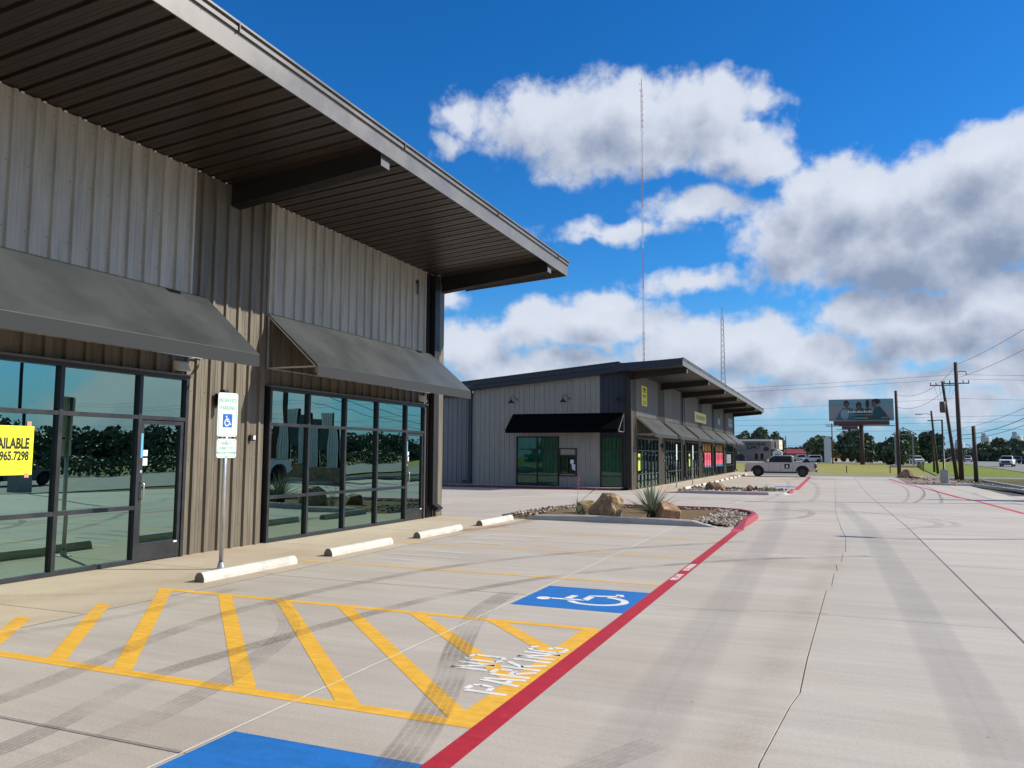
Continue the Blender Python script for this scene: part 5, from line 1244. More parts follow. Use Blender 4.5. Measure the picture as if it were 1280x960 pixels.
# ================================================================== BEYOND THE LOT
ZG = -0.33
def sheet(name, poly, z, mt, label=None):
    m = MB(); m.add([(x, y, z) for x, y in poly], [tuple(range(len(poly)))]); o = m.build(name, mt); tag(o, label, kind='structure')
    if o.data.polygons[0].normal.z < 0: o.data.flip_normals()
    return o
sheet('asphalt_drive', [(-60, 91.5), (-7.5, 90.2), (-6.6, 77.25), (15.8, 77.2), (22, 76.6), (24, 84.4), (-.8, 85.0), (-6.5, 95.5), (-60, 98.8)], ZG - .035, M_asphL)
sheet('verge', [(9.9, -200), (14.8, -200), (15.2, 40), (16, 76.4), (8.0, 76.4), (8.6, 58), (9.3, 48), (9.9, 48)], ZG + .008, grass_mat('rough_verge', (0.10, 0.105, 0.045), (0.14, 0.125, 0.065), (0.08, 0.075, 0.04)))
sheet('highway', [(14.0, -400), (34, -400), (40, 106), (66, 330), (96, 620), (52, 620), (42, 400), (28.6, 222), (20.3, 106), (15.3, 20)], ZG + .02, M_asphL)
sheet('verge', [(9, 84.6), (16, 84.6), (20.2, 106.1), (28.4, 222), (20, 205), (13, 150)], ZG - .02, M_grassg)
sheet('far_road', [(-90, 176), (-30, 181), (14, 189), (24, 193), (24, 199), (-90, 186)], ZG - .03, M_asphL)
sheet('far_lot', [(-80, 205), (15, 208), (24, 222), (24, 300), (-80, 300)], ZG - .05, mat('pale_gravel', (.34, .31, .27), .9))
# low landscaped strip at the street edge of the lot
kerb_profile('kerb', [(4.3, 59.9), (6.5, 58.6), (8.4, 58.2)], .2, .12, M_kerb, lot, .04, (.4, 0))
kerb_profile('kerb', [(8.4, 58.2), (9.0, 54.0), (9.5, 49.5)], .2, .12, M_kerb, lot, .04)
kerb_profile('kerb', [(10.15, 67.6), (10.2, 58), (10.25, 48.0), (10.3, 30)], .22, .16, M_kerb, lot, .04)
strip = sheet('gravel_strip', [(4.6, 60.1), (8.4, 58.4), (8.9, 60), (8.0, 76.5), (5, 76.8)], ZG + .012, mat('dirt_and_gravel', (.23, .17, .125), .95, 0, .35, 3, bump=.7, bscale=12))
r_ = random.Random(8); sp = []
for k in range(420):
    y = r_.uniform(50, 76); x = r_.uniform(9.3, 9.9) if y < 58 else r_.uniform(4.9, 9.8)
    if 60 < y < 70 and x < 8.6 and r_.random() < .6: continue
    sp.append((x, y, r_.uniform(.06, .17)))
stones('scattered_rubble', sp, 9, (9, 60, ZG), 'scattered stones along the street edge of the lot')
def slabby(x, y, w): boulder((x, y, ZG), (w, w * .7, .22), int(x * 10 + y), (.75, .72, .7), 'flat grey rock slab at %s' % '', .3)
boulder((5.7, 75.2, ZG), (1.1, .9, .72), 52, (.95, .85, .75), 'tall brown rock at the foot of the left utility pole', .3)
boulder((6.5, 74.6, ZG), (1.5, .9, .26), 53, (.95, .85, .78), 'low brown rock right of the tall rock by the utility pole', .9)

# ------------------------------------------------ poles and wires
def pole(base, top, r0, r1, label, mt=None, name='utility_pole', arms=(), extras=None):
    b, t_ = Vector(base), Vector(top); t = empty(name, tuple(b), label, 'pole' if name == 'utility_pole' else 'lamp')
    MB().tube([b, b.lerp(t_, .5), t_], [r0, (r0 + r1) / 2, r1], 10).build('shaft', mt or M_poleW, t, smooth_=True)
    for (k, w, dy) in arms:
        c = b.lerp(t_, k); m = MB(); m.bar(c + Vector((-w, -w * dy, 0)), c + Vector((w, w * dy, 0)), .07, .08); a = m.build('crossarm', M_poleW, t)
        q = MB()
        for s_ in (-1, -.55, .55, 1):
            q.lathe([(.02, .05), (.05, .10), (.03, .14), (.055, .18), (.02, .24)], 8, c + Vector((w * s_ * .95, w * s_ * .95 * dy, 0)))
        q.build('insulator', M_fasciadk, a)
    return t
pC = pole((9.15, 70.2, ZG), (9.07, 70.2, 8.95), .19, .13, 'tallest utility pole at the street edge, with a short crossarm', arms=((.82, .9, .1),))
m = MB(); c = Vector((9.07, 70.2, 8.1)); m.tube([c, c + Vector((.35, .1, .15)), c + Vector((.7, .1, .1)), c + Vector((.75, .1, -.2))], .035, 6); m.build('bracket', M_steel, pC)
pB = pole((9.05, 71.9, ZG), (8.30, 71.9, 7.6), .15, .10, 'leaning utility pole with a transformer, left of the tallest pole', arms=((.96, .95, .1),))
MB().lathe([(.0, .9), (.18, .9), (.22, .82), (.22, .1), (.16, 0), (0, 0)], 14, (8.22, 71.7, 5.05)).build('transformer', mat('transformer_grey', (.10, .08, .075), .6), pB, smooth_=True)
pA = pole((5.3, 77.6, ZG), (5.25, 77.6, 7.35), .17, .12, 'utility pole standing alone left of the others at the lot corner', arms=())
pD = pole((9.5, 65.7, ZG), (9.46, 65.7, 3.75), .15, .13, 'short pole stub right of the tallest pole')
pE = pole((10.15, 94.6, ZG), (9.75, 94.6, 6.35), .14, .10, 'utility pole with a small street lamp arm behind the lot light')
m = MB(); m.tube([(9.78, 94.6, 5.9), (9.3, 94.5, 6.05), (8.8, 94.5, 6.0)], .035, 6); m.box(8.2, 8.85, 94.4, 94.6, 5.93, 6.05); m.build('lamp_arm', M_galv, pE)
pF = pole((10.7, 103, ZG), (10.62, 103, 4.3), .13, .10, 'thin short pole left of the pole with the street lamp')
# lot lights: concrete pier, steel post, arm
def lot_light(x, y, H_, armv, label, ph=.95, pw=.46):
    z = gz(y); t = empty('lot_light', (x, y, z), label, 'lamp', 'lot lights')
    bevel(MB().box(x - pw / 2, x + pw / 2, y - pw / 2, y + pw / 2, z, z + ph).build('pier', M_kerb, t), .03)
    MB().lathe([(.13, ph), (.13, ph + .03), (.065, ph + .06), (.055, H_)], 12, (x, y, z)).build('post', M_steel, t, smooth_=True)
    a = Vector(armv); p = Vector((x, y, z + H_ - .06)); m = MB(); m.tube([p, p + a * .4 + Vector((0, 0, .03)), p + a * .75], .03, 8); arm = m.build('arm', M_steel, t)
    m = MB(); m.bar(p + a * .62, p + a * 1.25, .22, .06); m.build('lamp_head', M_steel, arm)
    return t
lot_light(7.08, 62.4, 4.45, (-.72, .05, 0), 'dark lot light on a square concrete pier at the far edge of the lot')
lot_light(11.35, 22.05, 7.3, (-1.0, 0, 0), 'tall lot light at the street edge, outside the right of the picture', .8, .6)
M_w = M_wire
def wire(a, b, sag, label, rad=.013, group='overhead wires', n=18):
    a, b = Vector(a), Vector(b); pts = []
    for k in range(n + 1):
        t = k / n; p = a.lerp(b, t); p.z -= sag * 4 * t * (1 - t); pts.append(p)
    m = MB(); m.tube(pts, rad, 5); o = m.build('overhead_wire', M_w, None, origin=tuple(a)); tag(o, label, 'wire', group)
wl1 = 'thin black overhead wire strung across the sky behind the far building'
for z, y, r_0, q in ((8.05, 71.0, .009, 'topmost'), (7.72, 71.3, .009, 'second highest'), (6.15, 71.0, .008, 'lowest')):
    wire((-70, y + 4, z + .3), (9.0, y, z), 1.0, q + ' of the three thin wires running left from the tallest pole', r_0); wire((9.1, y, z), (90, y - 10, z - 1.2), 1.0, q + ' of the three thin wires running right from the tallest pole', r_0)
for q, (z0, y) in zip(('highest', 'second highest', 'middle', 'second lowest', 'lowest'), ((9.4, 150), (8.4, 150), (7.2, 151), (5.2, 200), (4.0, 201))):
    wire((-120, y + 15, z0), (110, y - 12, z0 + .2), 1.6, q + ' of the five far wires crossing low over the horizon', .019, n=26)
# the street-side line comes towards the camera past the right of the picture
pG = pole((11.9, 38.5, -.3), (11.9, 38.5, 10.6), .17, .12, 'utility pole on the street side, outside the right of the picture', arms=((.95, 1.1, .1),))
pH = pole((12.2, -22, 0), (12.2, -22, 10.6), .17, .12, 'utility pole on the street side behind the camera', arms=((.95, 1.1, .1),))
ws = 'black overhead wire rising to the upper right from the tallest pole'
wire((9.1, 70.2, 8.75), (11.9, 38.5, 10.3), .5, 'steepest wire rising to the upper right from the top of the tallest pole', .013); wire((9.1, 70.2, 7.7), (11.9, 38.5, 9.0), .5, 'wire rising to the upper right from the crossarm of the tallest pole', .013)
for z_, q in ((9.75, 'uppermost'), (9.6, 'second'), (8.35, 'third'), (8.22, 'lowest')): wire((11.9, 38.5, z_), (12.2, -22, z_), .25, q + ' overhead wire beside the street, outside the picture', .010)
wire((9.1, 70.2, 3.2), (11.9, 38.5, 6.3), .9, 'thick low cable sagging to the right from the tallest pole', .02); wire((9.1, 70.2, 2.9), (11.9, 38.5, 5.6), .8, 'lowest cable sagging to the right from the tallest pole', .016); wire((9.1, 70.2, 3.7), (11.9, 38.5, 6.6), .7, 'thin cable just above the thick low cable right of the tallest pole', .012)
wa = 'sagging overhead wire between the left utility pole and the tallest one'
wire((5.25, 77.6, 7.0), (9.07, 70.2, 8.6), .9, 'upper sagging wire between the left utility pole and the tallest one', .013); wire((5.25, 77.6, 5.9), (8.5, 71.8, 7.0), .7, 'lower sagging wire between the left utility pole and the leaning one', .013); wire((5.25, 77.6, 3.2), (9.1, 70.2, 3.6), .2, 'low taut wire between the left utility pole and the tallest one', .013); wire((9.78, 94.6, 2.4), (9.1, 70.2, 3.4), .3, 'short low wire from the lamp pole to the tallest pole', .014)
for k, (x0, y0, x1) in enumerate(((8.0, 71.6, 8.25),)):
    for dx, q in ((-.7, 'leftmost'), (-.35, 'second from left'), (.5, 'second from right'), (.85, 'rightmost')): wire((8.4 + dx, 71.8, 7.3), (8.3 + dx * .2, 71.8, 5.9), .3, q + ' of the drop wires looping down at the transformer', .008)
for (x, y, h, lb) in ((36.5, 175, 9.6, 'distant utility pole with a crossarm over the right-hand woods'), (43.5, 190, 10.2, 'rightmost distant utility pole over the woods'), (-.3, 186, 8.4, 'distant utility pole behind the white pylon sign'), (-11.5, 215, 6.3, 'thin distant pole left of the round tree'), (17, 230, 9, 'distant pole behind the dark oaks')):
    pole((x, y, ZG), (x, y, h), .16, .11, lb, arms=((.97, 1.3, 0),) if x > 30 or x == -.3 else ())

# small fence posts and bollards
for (x, y, lb) in ((1.2, 92.3, 'lone dark post in the grass behind the lot, left'), (5.5, 93.3, 'lone dark post in the grass by the left utility pole')):
    p = MB().tube([(x, y, ZG), (x, y, ZG + .75)], .05, 8).build('fence_post', M_poleW, None, origin=(x, y, ZG)); tag(p, lb, 'post')
for k, (x, y) in enumerate([(12 - 2.3 * i / 6, 138 - 34 * i / 6) for i in range(7)]):
    p = MB().tube([(x, y, ZG), (x, y, ZG + .95)], .05, 8).build('bollard', M_poleW, None, origin=(x, y, ZG)); tag(p, ['farthest', 'second farthest', 'third farthest', 'middle', 'third nearest', 'second nearest', 'nearest'][k] + ' of the short dark posts in a row on the grass', 'post', 'row of short posts')

# ------------------------------------------------ billboard and pylons
def billboard(c, w, zb, zt, ang, label, poster=True, post_r=.42):
    x, y = c; t = empty('billboard', (x, y, ZG), label, 'billboard'); ca, sa = math.cos(ang), math.sin(ang)
    rt = Vector((ca, sa, 0)); nrm = Vector((sa, -ca, 0)); up = Vector((0, 0, 1)); o = Vector((x, y, 0))
    MB().tube([(x, y, ZG), (x, y, zb - .3)], post_r, 14).build('post', M_poleW, t, smooth_=True)
    def slabq(nm, u0, u1, z0, z1, d0, d1, mt, par=t):
        m = MB(); m.add([o + rt * u + nrm * d + up * z for u, d, z in ((u0, d0, z0), (u1, d0, z0), (u1, d1, z0), (u0, d1, z0), (u0, d0, z1), (u1, d0, z1), (u1, d1, z1), (u0, d1, z1))],
                        [(0, 3, 2, 1), (4, 5, 6, 7), (0, 1, 5, 4), (1, 2, 6, 5), (2, 3, 7, 6), (3, 0, 4, 7)]); return m.build(nm, mt, par)
    slabq('backing', -w / 2, w / 2, zb, zt, .2, .45, M_fasciadk)
    slabq('apron', -w / 2 + .8, w / 2 - .8, zb - .85, zb - .02, .42, .55, mat('apron_red', (.16, .05, .045), .6) if 'apron_red' not in MATS else MATS['apron_red'])
    slabq('catwalk', -w / 2 - .6, w / 2 + .1, zb - 1.05, zb - .93, .2, 1.4, M_steel)
    f = slabq('poster_face', -w / 2, w / 2, zb, zt, .452, .50, mat('poster_teal', (.16, .29, .37), .5) if poster else M_fascia)
    if poster:
        H_ = zt - zb; D = [.505]
        def shape(pts, mt):
            D[0] += .012; m = MB(); m.add([o + rt * (u * w / 2) + nrm * D[0] + up * (zb + v * H_) for u, v in pts], [tuple(range(len(pts)))]); m.build('print', mt, f)
        def ell(cu, cv, ru, rv, n=14): return [(cu + ru * math.cos(2 * math.pi * k / n), cv + rv * math.sin(2 * math.pi * k / n)) for k in range(n)]
        Pm = mat('poster_mauve', (.27, .26, .31), .5); sk = mat('print_skin', (.16, .07, .05), .5); hr = mat('print_hair', (.015, .014, .018), .5); bl = mat('print_blue', (.05, .13, .21), .5); pb = mat('print_pale_blue', (.22, .32, .40), .5); tl = mat('print_dark_teal', (.012, .06, .085), .5); gn = mat('print_green', (.10, .24, .18), .5)
        shape([(-.99, .03), (-.3, .03), (-.3, .70), (-.99, .74)], Pm); shape([(.4, .06), (.99, .04), (.99, .62), (.4, .66)], Pm)
        shape([(-.80, .04), (-.2, .04), (-.12, .45), (-.32, .62), (-.55, .60), (-.72, .30)], bl); shape(ell(-.50, .30, .13, .24), pb)
        shape(ell(-.44, .79, .085, .16), hr); shape(ell(-.43, .72, .055, .13), sk)
        shape([(-.2, .04), (.15, .04), (.15, .5), (.0, .62), (-.18, .5)], tl); shape(ell(-.06, .70, .085, .17), hr); shape(ell(-.06, .64, .05, .09), sk)
        shape(ell(.21, .78, .055, .20), hr); shape([(.12, .04), (.36, .04), (.32, .55), (.2, .6), (.12, .5)], mat('print_plum', (.10, .05, .07), .5))
        shape([(.30, .04), (.88, .04), (.72, .40), (.58, .66), (.42, .60), (.36, .3)], tl); shape(ell(.47, .88, .13, .13), hr); shape(ell(.41, .74, .07, .13), sk)
        for k in range(14): shape([(-.40 + .055 * k, .37), (-.365 + .055 * k, .37), (-.365 + .055 * k, .37 + .07 + .04 * (k % 3 == 0)), (-.40 + .055 * k, .37 + .07 + .04 * (k % 3 == 0))], M_white)
        for k in range(16): shape([(-.34 + .044 * k, .25), (-.31 + .044 * k, .25), (-.31 + .044 * k, .285), (-.34 + .044 * k, .285)], pb)
        shape([(-.2, .07), (.2, .07), (.2, .16), (-.2, .16)], gn)
        for k in range(3): shape([(.63 + .07 * k, .09), (.67 + .07 * k, .09), (.67 + .07 * k, .16), (.63 + .07 * k, .16)], pb)
    return t
billboard((5.08, 168), 11.6, 8.2, 12.45, R(-2), 'large billboard with a family picture on a single dark post')
billboard((4.15, 240), 5.8, 9.5, 10.6, R(14), 'second billboard seen low behind the large one, mostly hidden', False, .35)
t = empty('pylon_sign', (-1.3, 200, ZG), 'tall plain white pylon with a rounded top beside the trees', 'sign')
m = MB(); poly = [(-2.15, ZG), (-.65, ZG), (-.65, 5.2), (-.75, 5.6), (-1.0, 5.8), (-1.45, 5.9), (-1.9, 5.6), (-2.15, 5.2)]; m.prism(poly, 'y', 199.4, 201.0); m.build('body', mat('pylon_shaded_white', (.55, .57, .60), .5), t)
bx = MB().box(-.62, -.58, 199.45, 200.95, ZG, 5.1).build('edge', M_white, t)
t = empty('orange_sign', (14.2, 262, ZG), 'orange red square sign on a pole at the edge of the dark oaks', 'sign')
MB().tube([(14.6, 262, ZG), (14.6, 262, 7.0)], .15, 8).build('post', M_steel, t); MB().box(13.2, 14.5, 261.9, 262.2, 2.2, 4.6).build('panel', mat('orange_panel', (.50, .07, .025), .5), t)
# steel portal frame of an empty sign, on a slab
t = empty('sign_frame', (10.8, 145, ZG), 'pale steel frame with a gabled top standing on a low slab', 'frame')
m = MB(); y = 145
for x in (9.45, 12.1): m.bar((x, y, ZG + .2), (x, y, 4.95), .22)
m.bar((9.0, y, 5.0), (12.7, y, 5.0), .2); m.bar((9.2, y, 5.1), (10.7, y, 6.1), .14); m.bar((12.6, y, 5.1), (10.7, y, 6.1), .14)
m.build('frame', mat('weathered_zinc', (.22, .25, .26), .6, .3), t); MB().box(8.6, 13.0, 143, 147, ZG, ZG + .25).build('slab', M_kerb, t)
t = empty('warning_sign', (45.3, 235, ZG), 'yellow diamond warning sign at the right edge', 'sign')
MB().tube([(45.3, 235, ZG), (45.3, 235, 2.2)], .05, 6).build('post', M_galv, t); m = MB(); m.prism([(44.3, 2.4), (45.3, 1.4), (46.3, 2.4), (45.3, 3.4)], 'y', 234.8, 234.84); m.build('plate', M_yp, t)
m = MB(); m.box(44.8, 45.8, 234.77, 234.79, 2.3, 2.45); m.box(45.5, 45.7, 234.77, 234.79, 2.1, 2.7); m.build('arrow', M_ink, t)

# ------------------------------------------------ towers
def guyed_mast(x, y, H_, label):
    t = empty('radio_mast', (x, y, 0), label, 'mast'); n = 9; h = H_ / n
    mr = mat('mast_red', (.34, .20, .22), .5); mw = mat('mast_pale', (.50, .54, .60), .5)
    for k in range(n):
        z0, z1 = h * k, h * (k + 1); m = MB(); w = .55
        w = .42; cs = [(x + w * math.cos(R(90 + 120 * i)), y + w * math.sin(R(90 + 120 * i))) for i in range(3)]
        for c in cs: m.bar((c[0], c[1], z0), (c[0], c[1], z1), .11)
        q = 8
        for j in range(q):
            za, zb_ = z0 + h * j / q, z0 + h * (j + 1) / q
            for i in range(3): a, b = cs[i], cs[(i + 1) % 3]; m.bar((a[0], a[1], za), (b[0], b[1], zb_), .06)
        m.build('section', mr if k % 2 == 0 else mw, t)
    m = MB(); m.tube([(x, y, H_), (x, y, H_ + 5)], .12, 6)
    for k in range(9):
        z = H_ - 3.0 * k + 2; s_ = -1 if k < 2 else 1; m.bar((x, y, z), (x + s_ * .8, y - .3, z + .1), .07); m.bar((x + s_ * .8, y - .3, z - .4), (x + s_ * .8, y - .3, z + .5), .09)
    m.build('antenna', M_steel, t)
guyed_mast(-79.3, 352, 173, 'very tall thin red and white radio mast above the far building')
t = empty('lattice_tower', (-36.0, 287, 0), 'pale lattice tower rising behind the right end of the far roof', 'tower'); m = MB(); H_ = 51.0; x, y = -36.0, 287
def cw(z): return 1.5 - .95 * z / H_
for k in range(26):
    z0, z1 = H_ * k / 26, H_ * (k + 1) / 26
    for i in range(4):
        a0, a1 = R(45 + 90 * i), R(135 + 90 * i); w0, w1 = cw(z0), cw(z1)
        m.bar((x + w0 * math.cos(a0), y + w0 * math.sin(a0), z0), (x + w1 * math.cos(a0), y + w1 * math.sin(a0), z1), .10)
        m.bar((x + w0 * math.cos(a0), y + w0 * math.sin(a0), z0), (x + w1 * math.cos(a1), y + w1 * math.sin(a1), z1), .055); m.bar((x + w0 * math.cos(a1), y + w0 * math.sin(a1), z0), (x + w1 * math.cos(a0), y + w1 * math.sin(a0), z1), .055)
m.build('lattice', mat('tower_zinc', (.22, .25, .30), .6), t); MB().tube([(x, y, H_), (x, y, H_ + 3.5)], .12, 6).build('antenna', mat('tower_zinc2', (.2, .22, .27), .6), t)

# ------------------------------------------------ welding supply and small buildings
M_wall = mat('tan_grey_block', (.20, .185, .165), .8, 0, .1, 1); M_cream = mat('cream_wall', (.56, .50, .38), .8)
t = empty('shop_building', (-24, 232, ZG), 'tan block shop with WELDING SUPPLY lettering and a pale roof edge', 'building')
x0, x1, y0 = -30, -16.2, 228
MB().box(x0, x1, y0, 246, ZG, 5.2).build('wall', M_wall, t); MB().box(x0 - .4, x1 + .3, y0 - .5, 246.4, 5.2, 5.65).build('roof', M_white, t)
MB().box(x1 + .001, x1 + 2.2, y0 + .8, 244, 2.9, 5.6).build('front_parapet', M_cream, t); MB().box(x1 + .002, x1 + 3.4, y0 + 1.2, 244, 2.5, 2.75).build('porch_roof', mat('green_roof_edge', (.06, .10, .09), .6), t)
MB().box(x1 + .003, x1 + 2.0, y0 + 1.6, 243, ZG, 2.5).build('porch_wall', mat('red_brown_wall', (.13, .06, .04), .7), t)
MB().box(x1 + 1.0, x1 + 1.35, y0 + .76, y0 + .79, 3.2, 5.1).build('narrow_sign', mat('plum_sign', (.10, .03, .10), .5), t)
put_text('lettering', 'WELDING', M_ink, t, (-20.1, y0 - .03, 4.3), (1, 0, 0), (0, 0, 1), 1.05, .05, 1.12)
put_text('lettering', 'SUPPLY', M_ink, t, (-20.8, y0 - .03, 3.3), (1, 0, 0), (0, 0, 1), 1.05, .05, 1.05)
m = MB(); cx, cz = -17.4, 3.0; m.add([(cx + .75 * math.cos(2 * math.pi * k / 12) * (1.15 if k in (0,) else 1), y0 - .03, cz + .65 * math.sin(2 * math.pi * k / 12)) for k in range(12)], [tuple(range(12))]); m.build('emblem', M_ink, t, fix=False)
for k in range(12): MB().box(-24.1 + .45 * k, -23.8 + .45 * k, y0 - .04, y0 - .02, 2.55, 2.72).build('small_lettering', M_fasciadk, t)
for x in (-20.4, -18.9): MB().box(x, x + .75, y0 - .03, y0 + .05, .15, 1.75).build('window', M_carglass, t)
t = empty('kiosk', (-13.8, 222, ZG), 'tiny white kiosk with a gabled roof right of the welding shop', 'building')
MB().box(-15.2, -12.9, 221, 224, ZG, 2.0).build('wall', M_white, t); m = MB(); m.prism([(-15.5, 2.0), (-12.6, 2.0), (-14.05, 2.9)], 'y', 220.8, 224.2); m.build('roof', M_white, t); MB().box(-14.6, -13.6, 220.93, 220.97, .2, 1.6).build('window', mat('kiosk_glass', (.10, .2, .2), .2), t)
# implement yard: red roofs and machines
Mr = mat('tractor_red', (.30, .035, .03), .5); Mo = mat('tractor_orange', (.42, .08, .03), .5); Mgr = mat('machine_grey', (.12, .12, .13), .6)
t = empty('red_roofed_shed', (-6, 262, ZG), 'low shed with a red roof far behind the parked cars', 'building'); MB().box(-14, -2, 258, 266, ZG, 1.9).build('wall', M_wall, t); m = MB(); m.prism([(257.5, 1.9), (266.5, 1.9), (262, 3.2)], 'x', -14.4, -1.6); m.build('roof', Mr, t)
r_ = random.Random(21); yard = []
def machine(x, y, mt, label, s_=1.0):
    t = empty('tractor', (x, y, ZG), label, 'tractor', 'machines in the far yard'); z = ZG
    MB().box(x - .9 * s_, x + .7 * s_, y - .4, y + .4, z + .8 * s_, z + 1.5 * s_).build('bonnet', mt, t); MB().box(x + .3 * s_, x + 1.4 * s_, y - .6, y + .6, z + 1.2 * s_, z + 2.5 * s_).build('cab', M_carglass, t)
    MB().box(x + .2 * s_, x + 1.5 * s_, y - .7, y + .7, z + 2.5 * s_, z + 2.65 * s_).build('cab_roof', mt, t)
    for (dx, r0) in ((-.7, .42), (1.0, .72)):
        for dy in (-.75, .75): MB().lathe([(0, -.15), (r0 * s_, -.13), (r0 * s_, .13), (0, .15)], 14, (x + dx * s_, y + dy, z + r0 * s_), 'y').build('wheel', M_tyre, t)
for k, (x, y, mt) in enumerate(((1.2, 232, Mo), (3.4, 236, Mr), (5.0, 228, Mo), (7.2, 236, Mr), (9.6, 240, Mgr), (11.4, 233, Mo), (13.4, 226, Mr), (15.2, 232, Mo), (-3.6, 242, Mr), (-5.9, 246, Mr))):
    machine(x, y, mt, '%s of the far yard machines counted from the billboard post, %s' % (('sixth right', 'fifth right', 'third left', 'second left', 'nearest left', 'nearest right', 'second right', 'third right', 'fourth left', 'fifth left')[k], 'red' if mt is Mr else 'orange' if mt is Mo else 'grey'), 1.1)
# silos in the haze
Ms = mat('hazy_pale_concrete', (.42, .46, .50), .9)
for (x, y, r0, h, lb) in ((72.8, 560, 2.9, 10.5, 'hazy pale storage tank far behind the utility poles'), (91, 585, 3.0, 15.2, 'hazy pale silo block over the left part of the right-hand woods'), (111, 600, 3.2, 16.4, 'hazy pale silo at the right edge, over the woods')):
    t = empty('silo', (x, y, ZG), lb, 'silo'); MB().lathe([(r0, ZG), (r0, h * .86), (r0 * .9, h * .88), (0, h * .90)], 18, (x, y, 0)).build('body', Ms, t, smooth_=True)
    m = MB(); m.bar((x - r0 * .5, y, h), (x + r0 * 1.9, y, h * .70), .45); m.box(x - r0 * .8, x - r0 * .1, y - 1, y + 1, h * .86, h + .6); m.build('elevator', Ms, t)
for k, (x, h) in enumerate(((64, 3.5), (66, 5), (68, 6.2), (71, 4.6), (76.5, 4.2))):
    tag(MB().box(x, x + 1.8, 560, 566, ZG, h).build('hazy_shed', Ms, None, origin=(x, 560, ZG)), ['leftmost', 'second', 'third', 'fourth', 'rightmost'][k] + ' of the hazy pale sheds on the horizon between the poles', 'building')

# ------------------------------------------------ trees
def crown_mesh(blobs, n, leaf, seed, name='crown', flat_=.8, shell=.55):
    g_ = np.random.default_rng(seed); vol = np.array([b[3] * b[4] * b[5] for b in blobs]); pr_ = vol ** .75 / (vol ** .75).sum()
    idx = g_.choice(len(blobs), n, p=pr_); B_ = np.array(blobs)[idx]
    d = g_.normal(size=(n, 3)); d /= np.linalg.norm(d, axis=1)[:, None]; r = shell + (1.03 - shell) * g_.random(n) ** .6
    lump = 1 + .16 * np.sin(d[:, 0] * 5 + B_[:, 0]) * np.sin(d[:, 1] * 6 + B_[:, 1]) + .10 * np.sin(d[:, 2] * 9 + B_[:, 2] * 3)
    c = B_[:, :3] + d * B_[:, 3:6] * (r * lump)[:, None]
    nrm = d * .7 + g_.normal(size=(n, 3)) * .75; nrm /= np.linalg.norm(nrm, axis=1)[:, None]
    t1 = np.cross(nrm, g_.normal(size=(n, 3))); t1 /= np.linalg.norm(t1, axis=1)[:, None]; t2 = np.cross(nrm, t1)
    s_ = leaf * (.55 + .9 * g_.random(n))[:, None]
    v = np.concatenate([c - t1 * s_, c + t2 * s_ * .7, c + t1 * s_, c - t2 * s_ * .7], axis=1).reshape(-1, 3)
    me = bpy.data.meshes.new(name); me.vertices.add(4 * n); me.vertices.foreach_set('co', v.ravel().astype('f')); me.loops.add(4 * n); me.loops.foreach_set('vertex_index', np.arange(4 * n, dtype='i'))
    me.polygons.add(n); me.polygons.foreach_set('loop_start', np.arange(0, 4 * n, 4, dtype='i')); me.polygons.foreach_set('loop_total', np.full(n, 4, dtype='i')); me.update(); me.validate(); return me
def tree(x, y, blobs, n, leaf, label, mt, seed, trunks=1, tr=.35):
    t = empty('tree', (x, y, ZG), label, 'tree'); q = random.Random(seed)
    m = MB(); zt = min(b[2] - b[5] * .3 for b in blobs)
    for k in range(trunks):
        dx = (k - (trunks - 1) / 2) * 1.2
        m.tube([(x + dx * .3, y, ZG), (x + dx * .7, y, zt * .6), (x + dx * 1.3, y, zt + .6)], [tr, tr * .75, tr * .5], 8)
    for b in blobs[:7]: m.tube([(x, y, zt * .7), ((x * .5 + b[0] * .5 + x * 0), (y + b[1]) / 2, (zt + b[2]) / 2), (b[0], b[1], b[2] + b[5] * .3)], [tr * .5, tr * .3, tr * .1], 6)
    m.build('trunk', M_bark, t)
    me = crown_mesh([(b[0] - x, b[1] - y, b[2] - ZG) + tuple(b[3:]) for b in blobs], n, leaf, seed); me.materials.append(mt); link('crown', me, None, t, (x, y, ZG)); return t
def bl(x, y, W_, zb, zt, seed, k=9, D=None):
    """lobes filling a crown of width W_ between zb and zt"""
    q = random.Random(seed); D = D or W_ * .8; out = []
    for i in range(k):
        a = 2 * math.pi * i / k + q.uniform(-.3, .3); rr = q.uniform(.35, .62)
        hx = x + math.cos(a) * W_ / 2 * rr; hy = y + math.sin(a) * D / 2 * rr; hz_ = zb + (zt - zb) * q.uniform(.28, .70)
        out.append((hx, hy, hz_, W_ * q.uniform(.15, .24), D * q.uniform(.15, .24), (zt - zb) * q.uniform(.20, .32)))
    out.append((x, y, zb + (zt - zb) * .62, W_ * .26, D * .26, (zt - zb) * .36)); return out
def px2(x, y, Y):   # direction of a picture point, at depth Y (used only to lay trees out)
    d = R2 * ((x - 640) / 978.92) - U2 * ((y - 480) / 978.92) + Fv; k = Y / d.y; return 1.65 * 0 + d.x * k, 1.65 + d.z * k
def ptree(xl, xr, yt, yb, Y, label, mt, seed, n=5200, leaf=.36, k=10, trunks=1, tr=.35):
    a, zt = px2(xl, yt, Y); b, zb = px2(xr, yb, Y); x = (a + b) / 2
    tree(x, Y, bl(x, Y, (b - a) * 1.04, zb, zt, seed, k), n, leaf, label, mt, seed, trunks, tr)
ptree(1004, 1052, 544, 572, 222, 'round oak left of the tall white pylon', M_leaf, 3, 5200, .40, 12)
ptree(1045, 1099, 536, 578, 216, 'big dark oak behind the billboard post', M_leafd, 4, 8000, .42, 14)
ptree(1096, 1136, 546, 582, 178, 'dark low oak behind the pale steel frame', M_leafd, 5, 6500, .36, 12)
ptree(1118, 1150, 538, 577, 205, 'oak standing behind the pale steel frame, right half', M_leaf, 6, 6000, .38, 10)
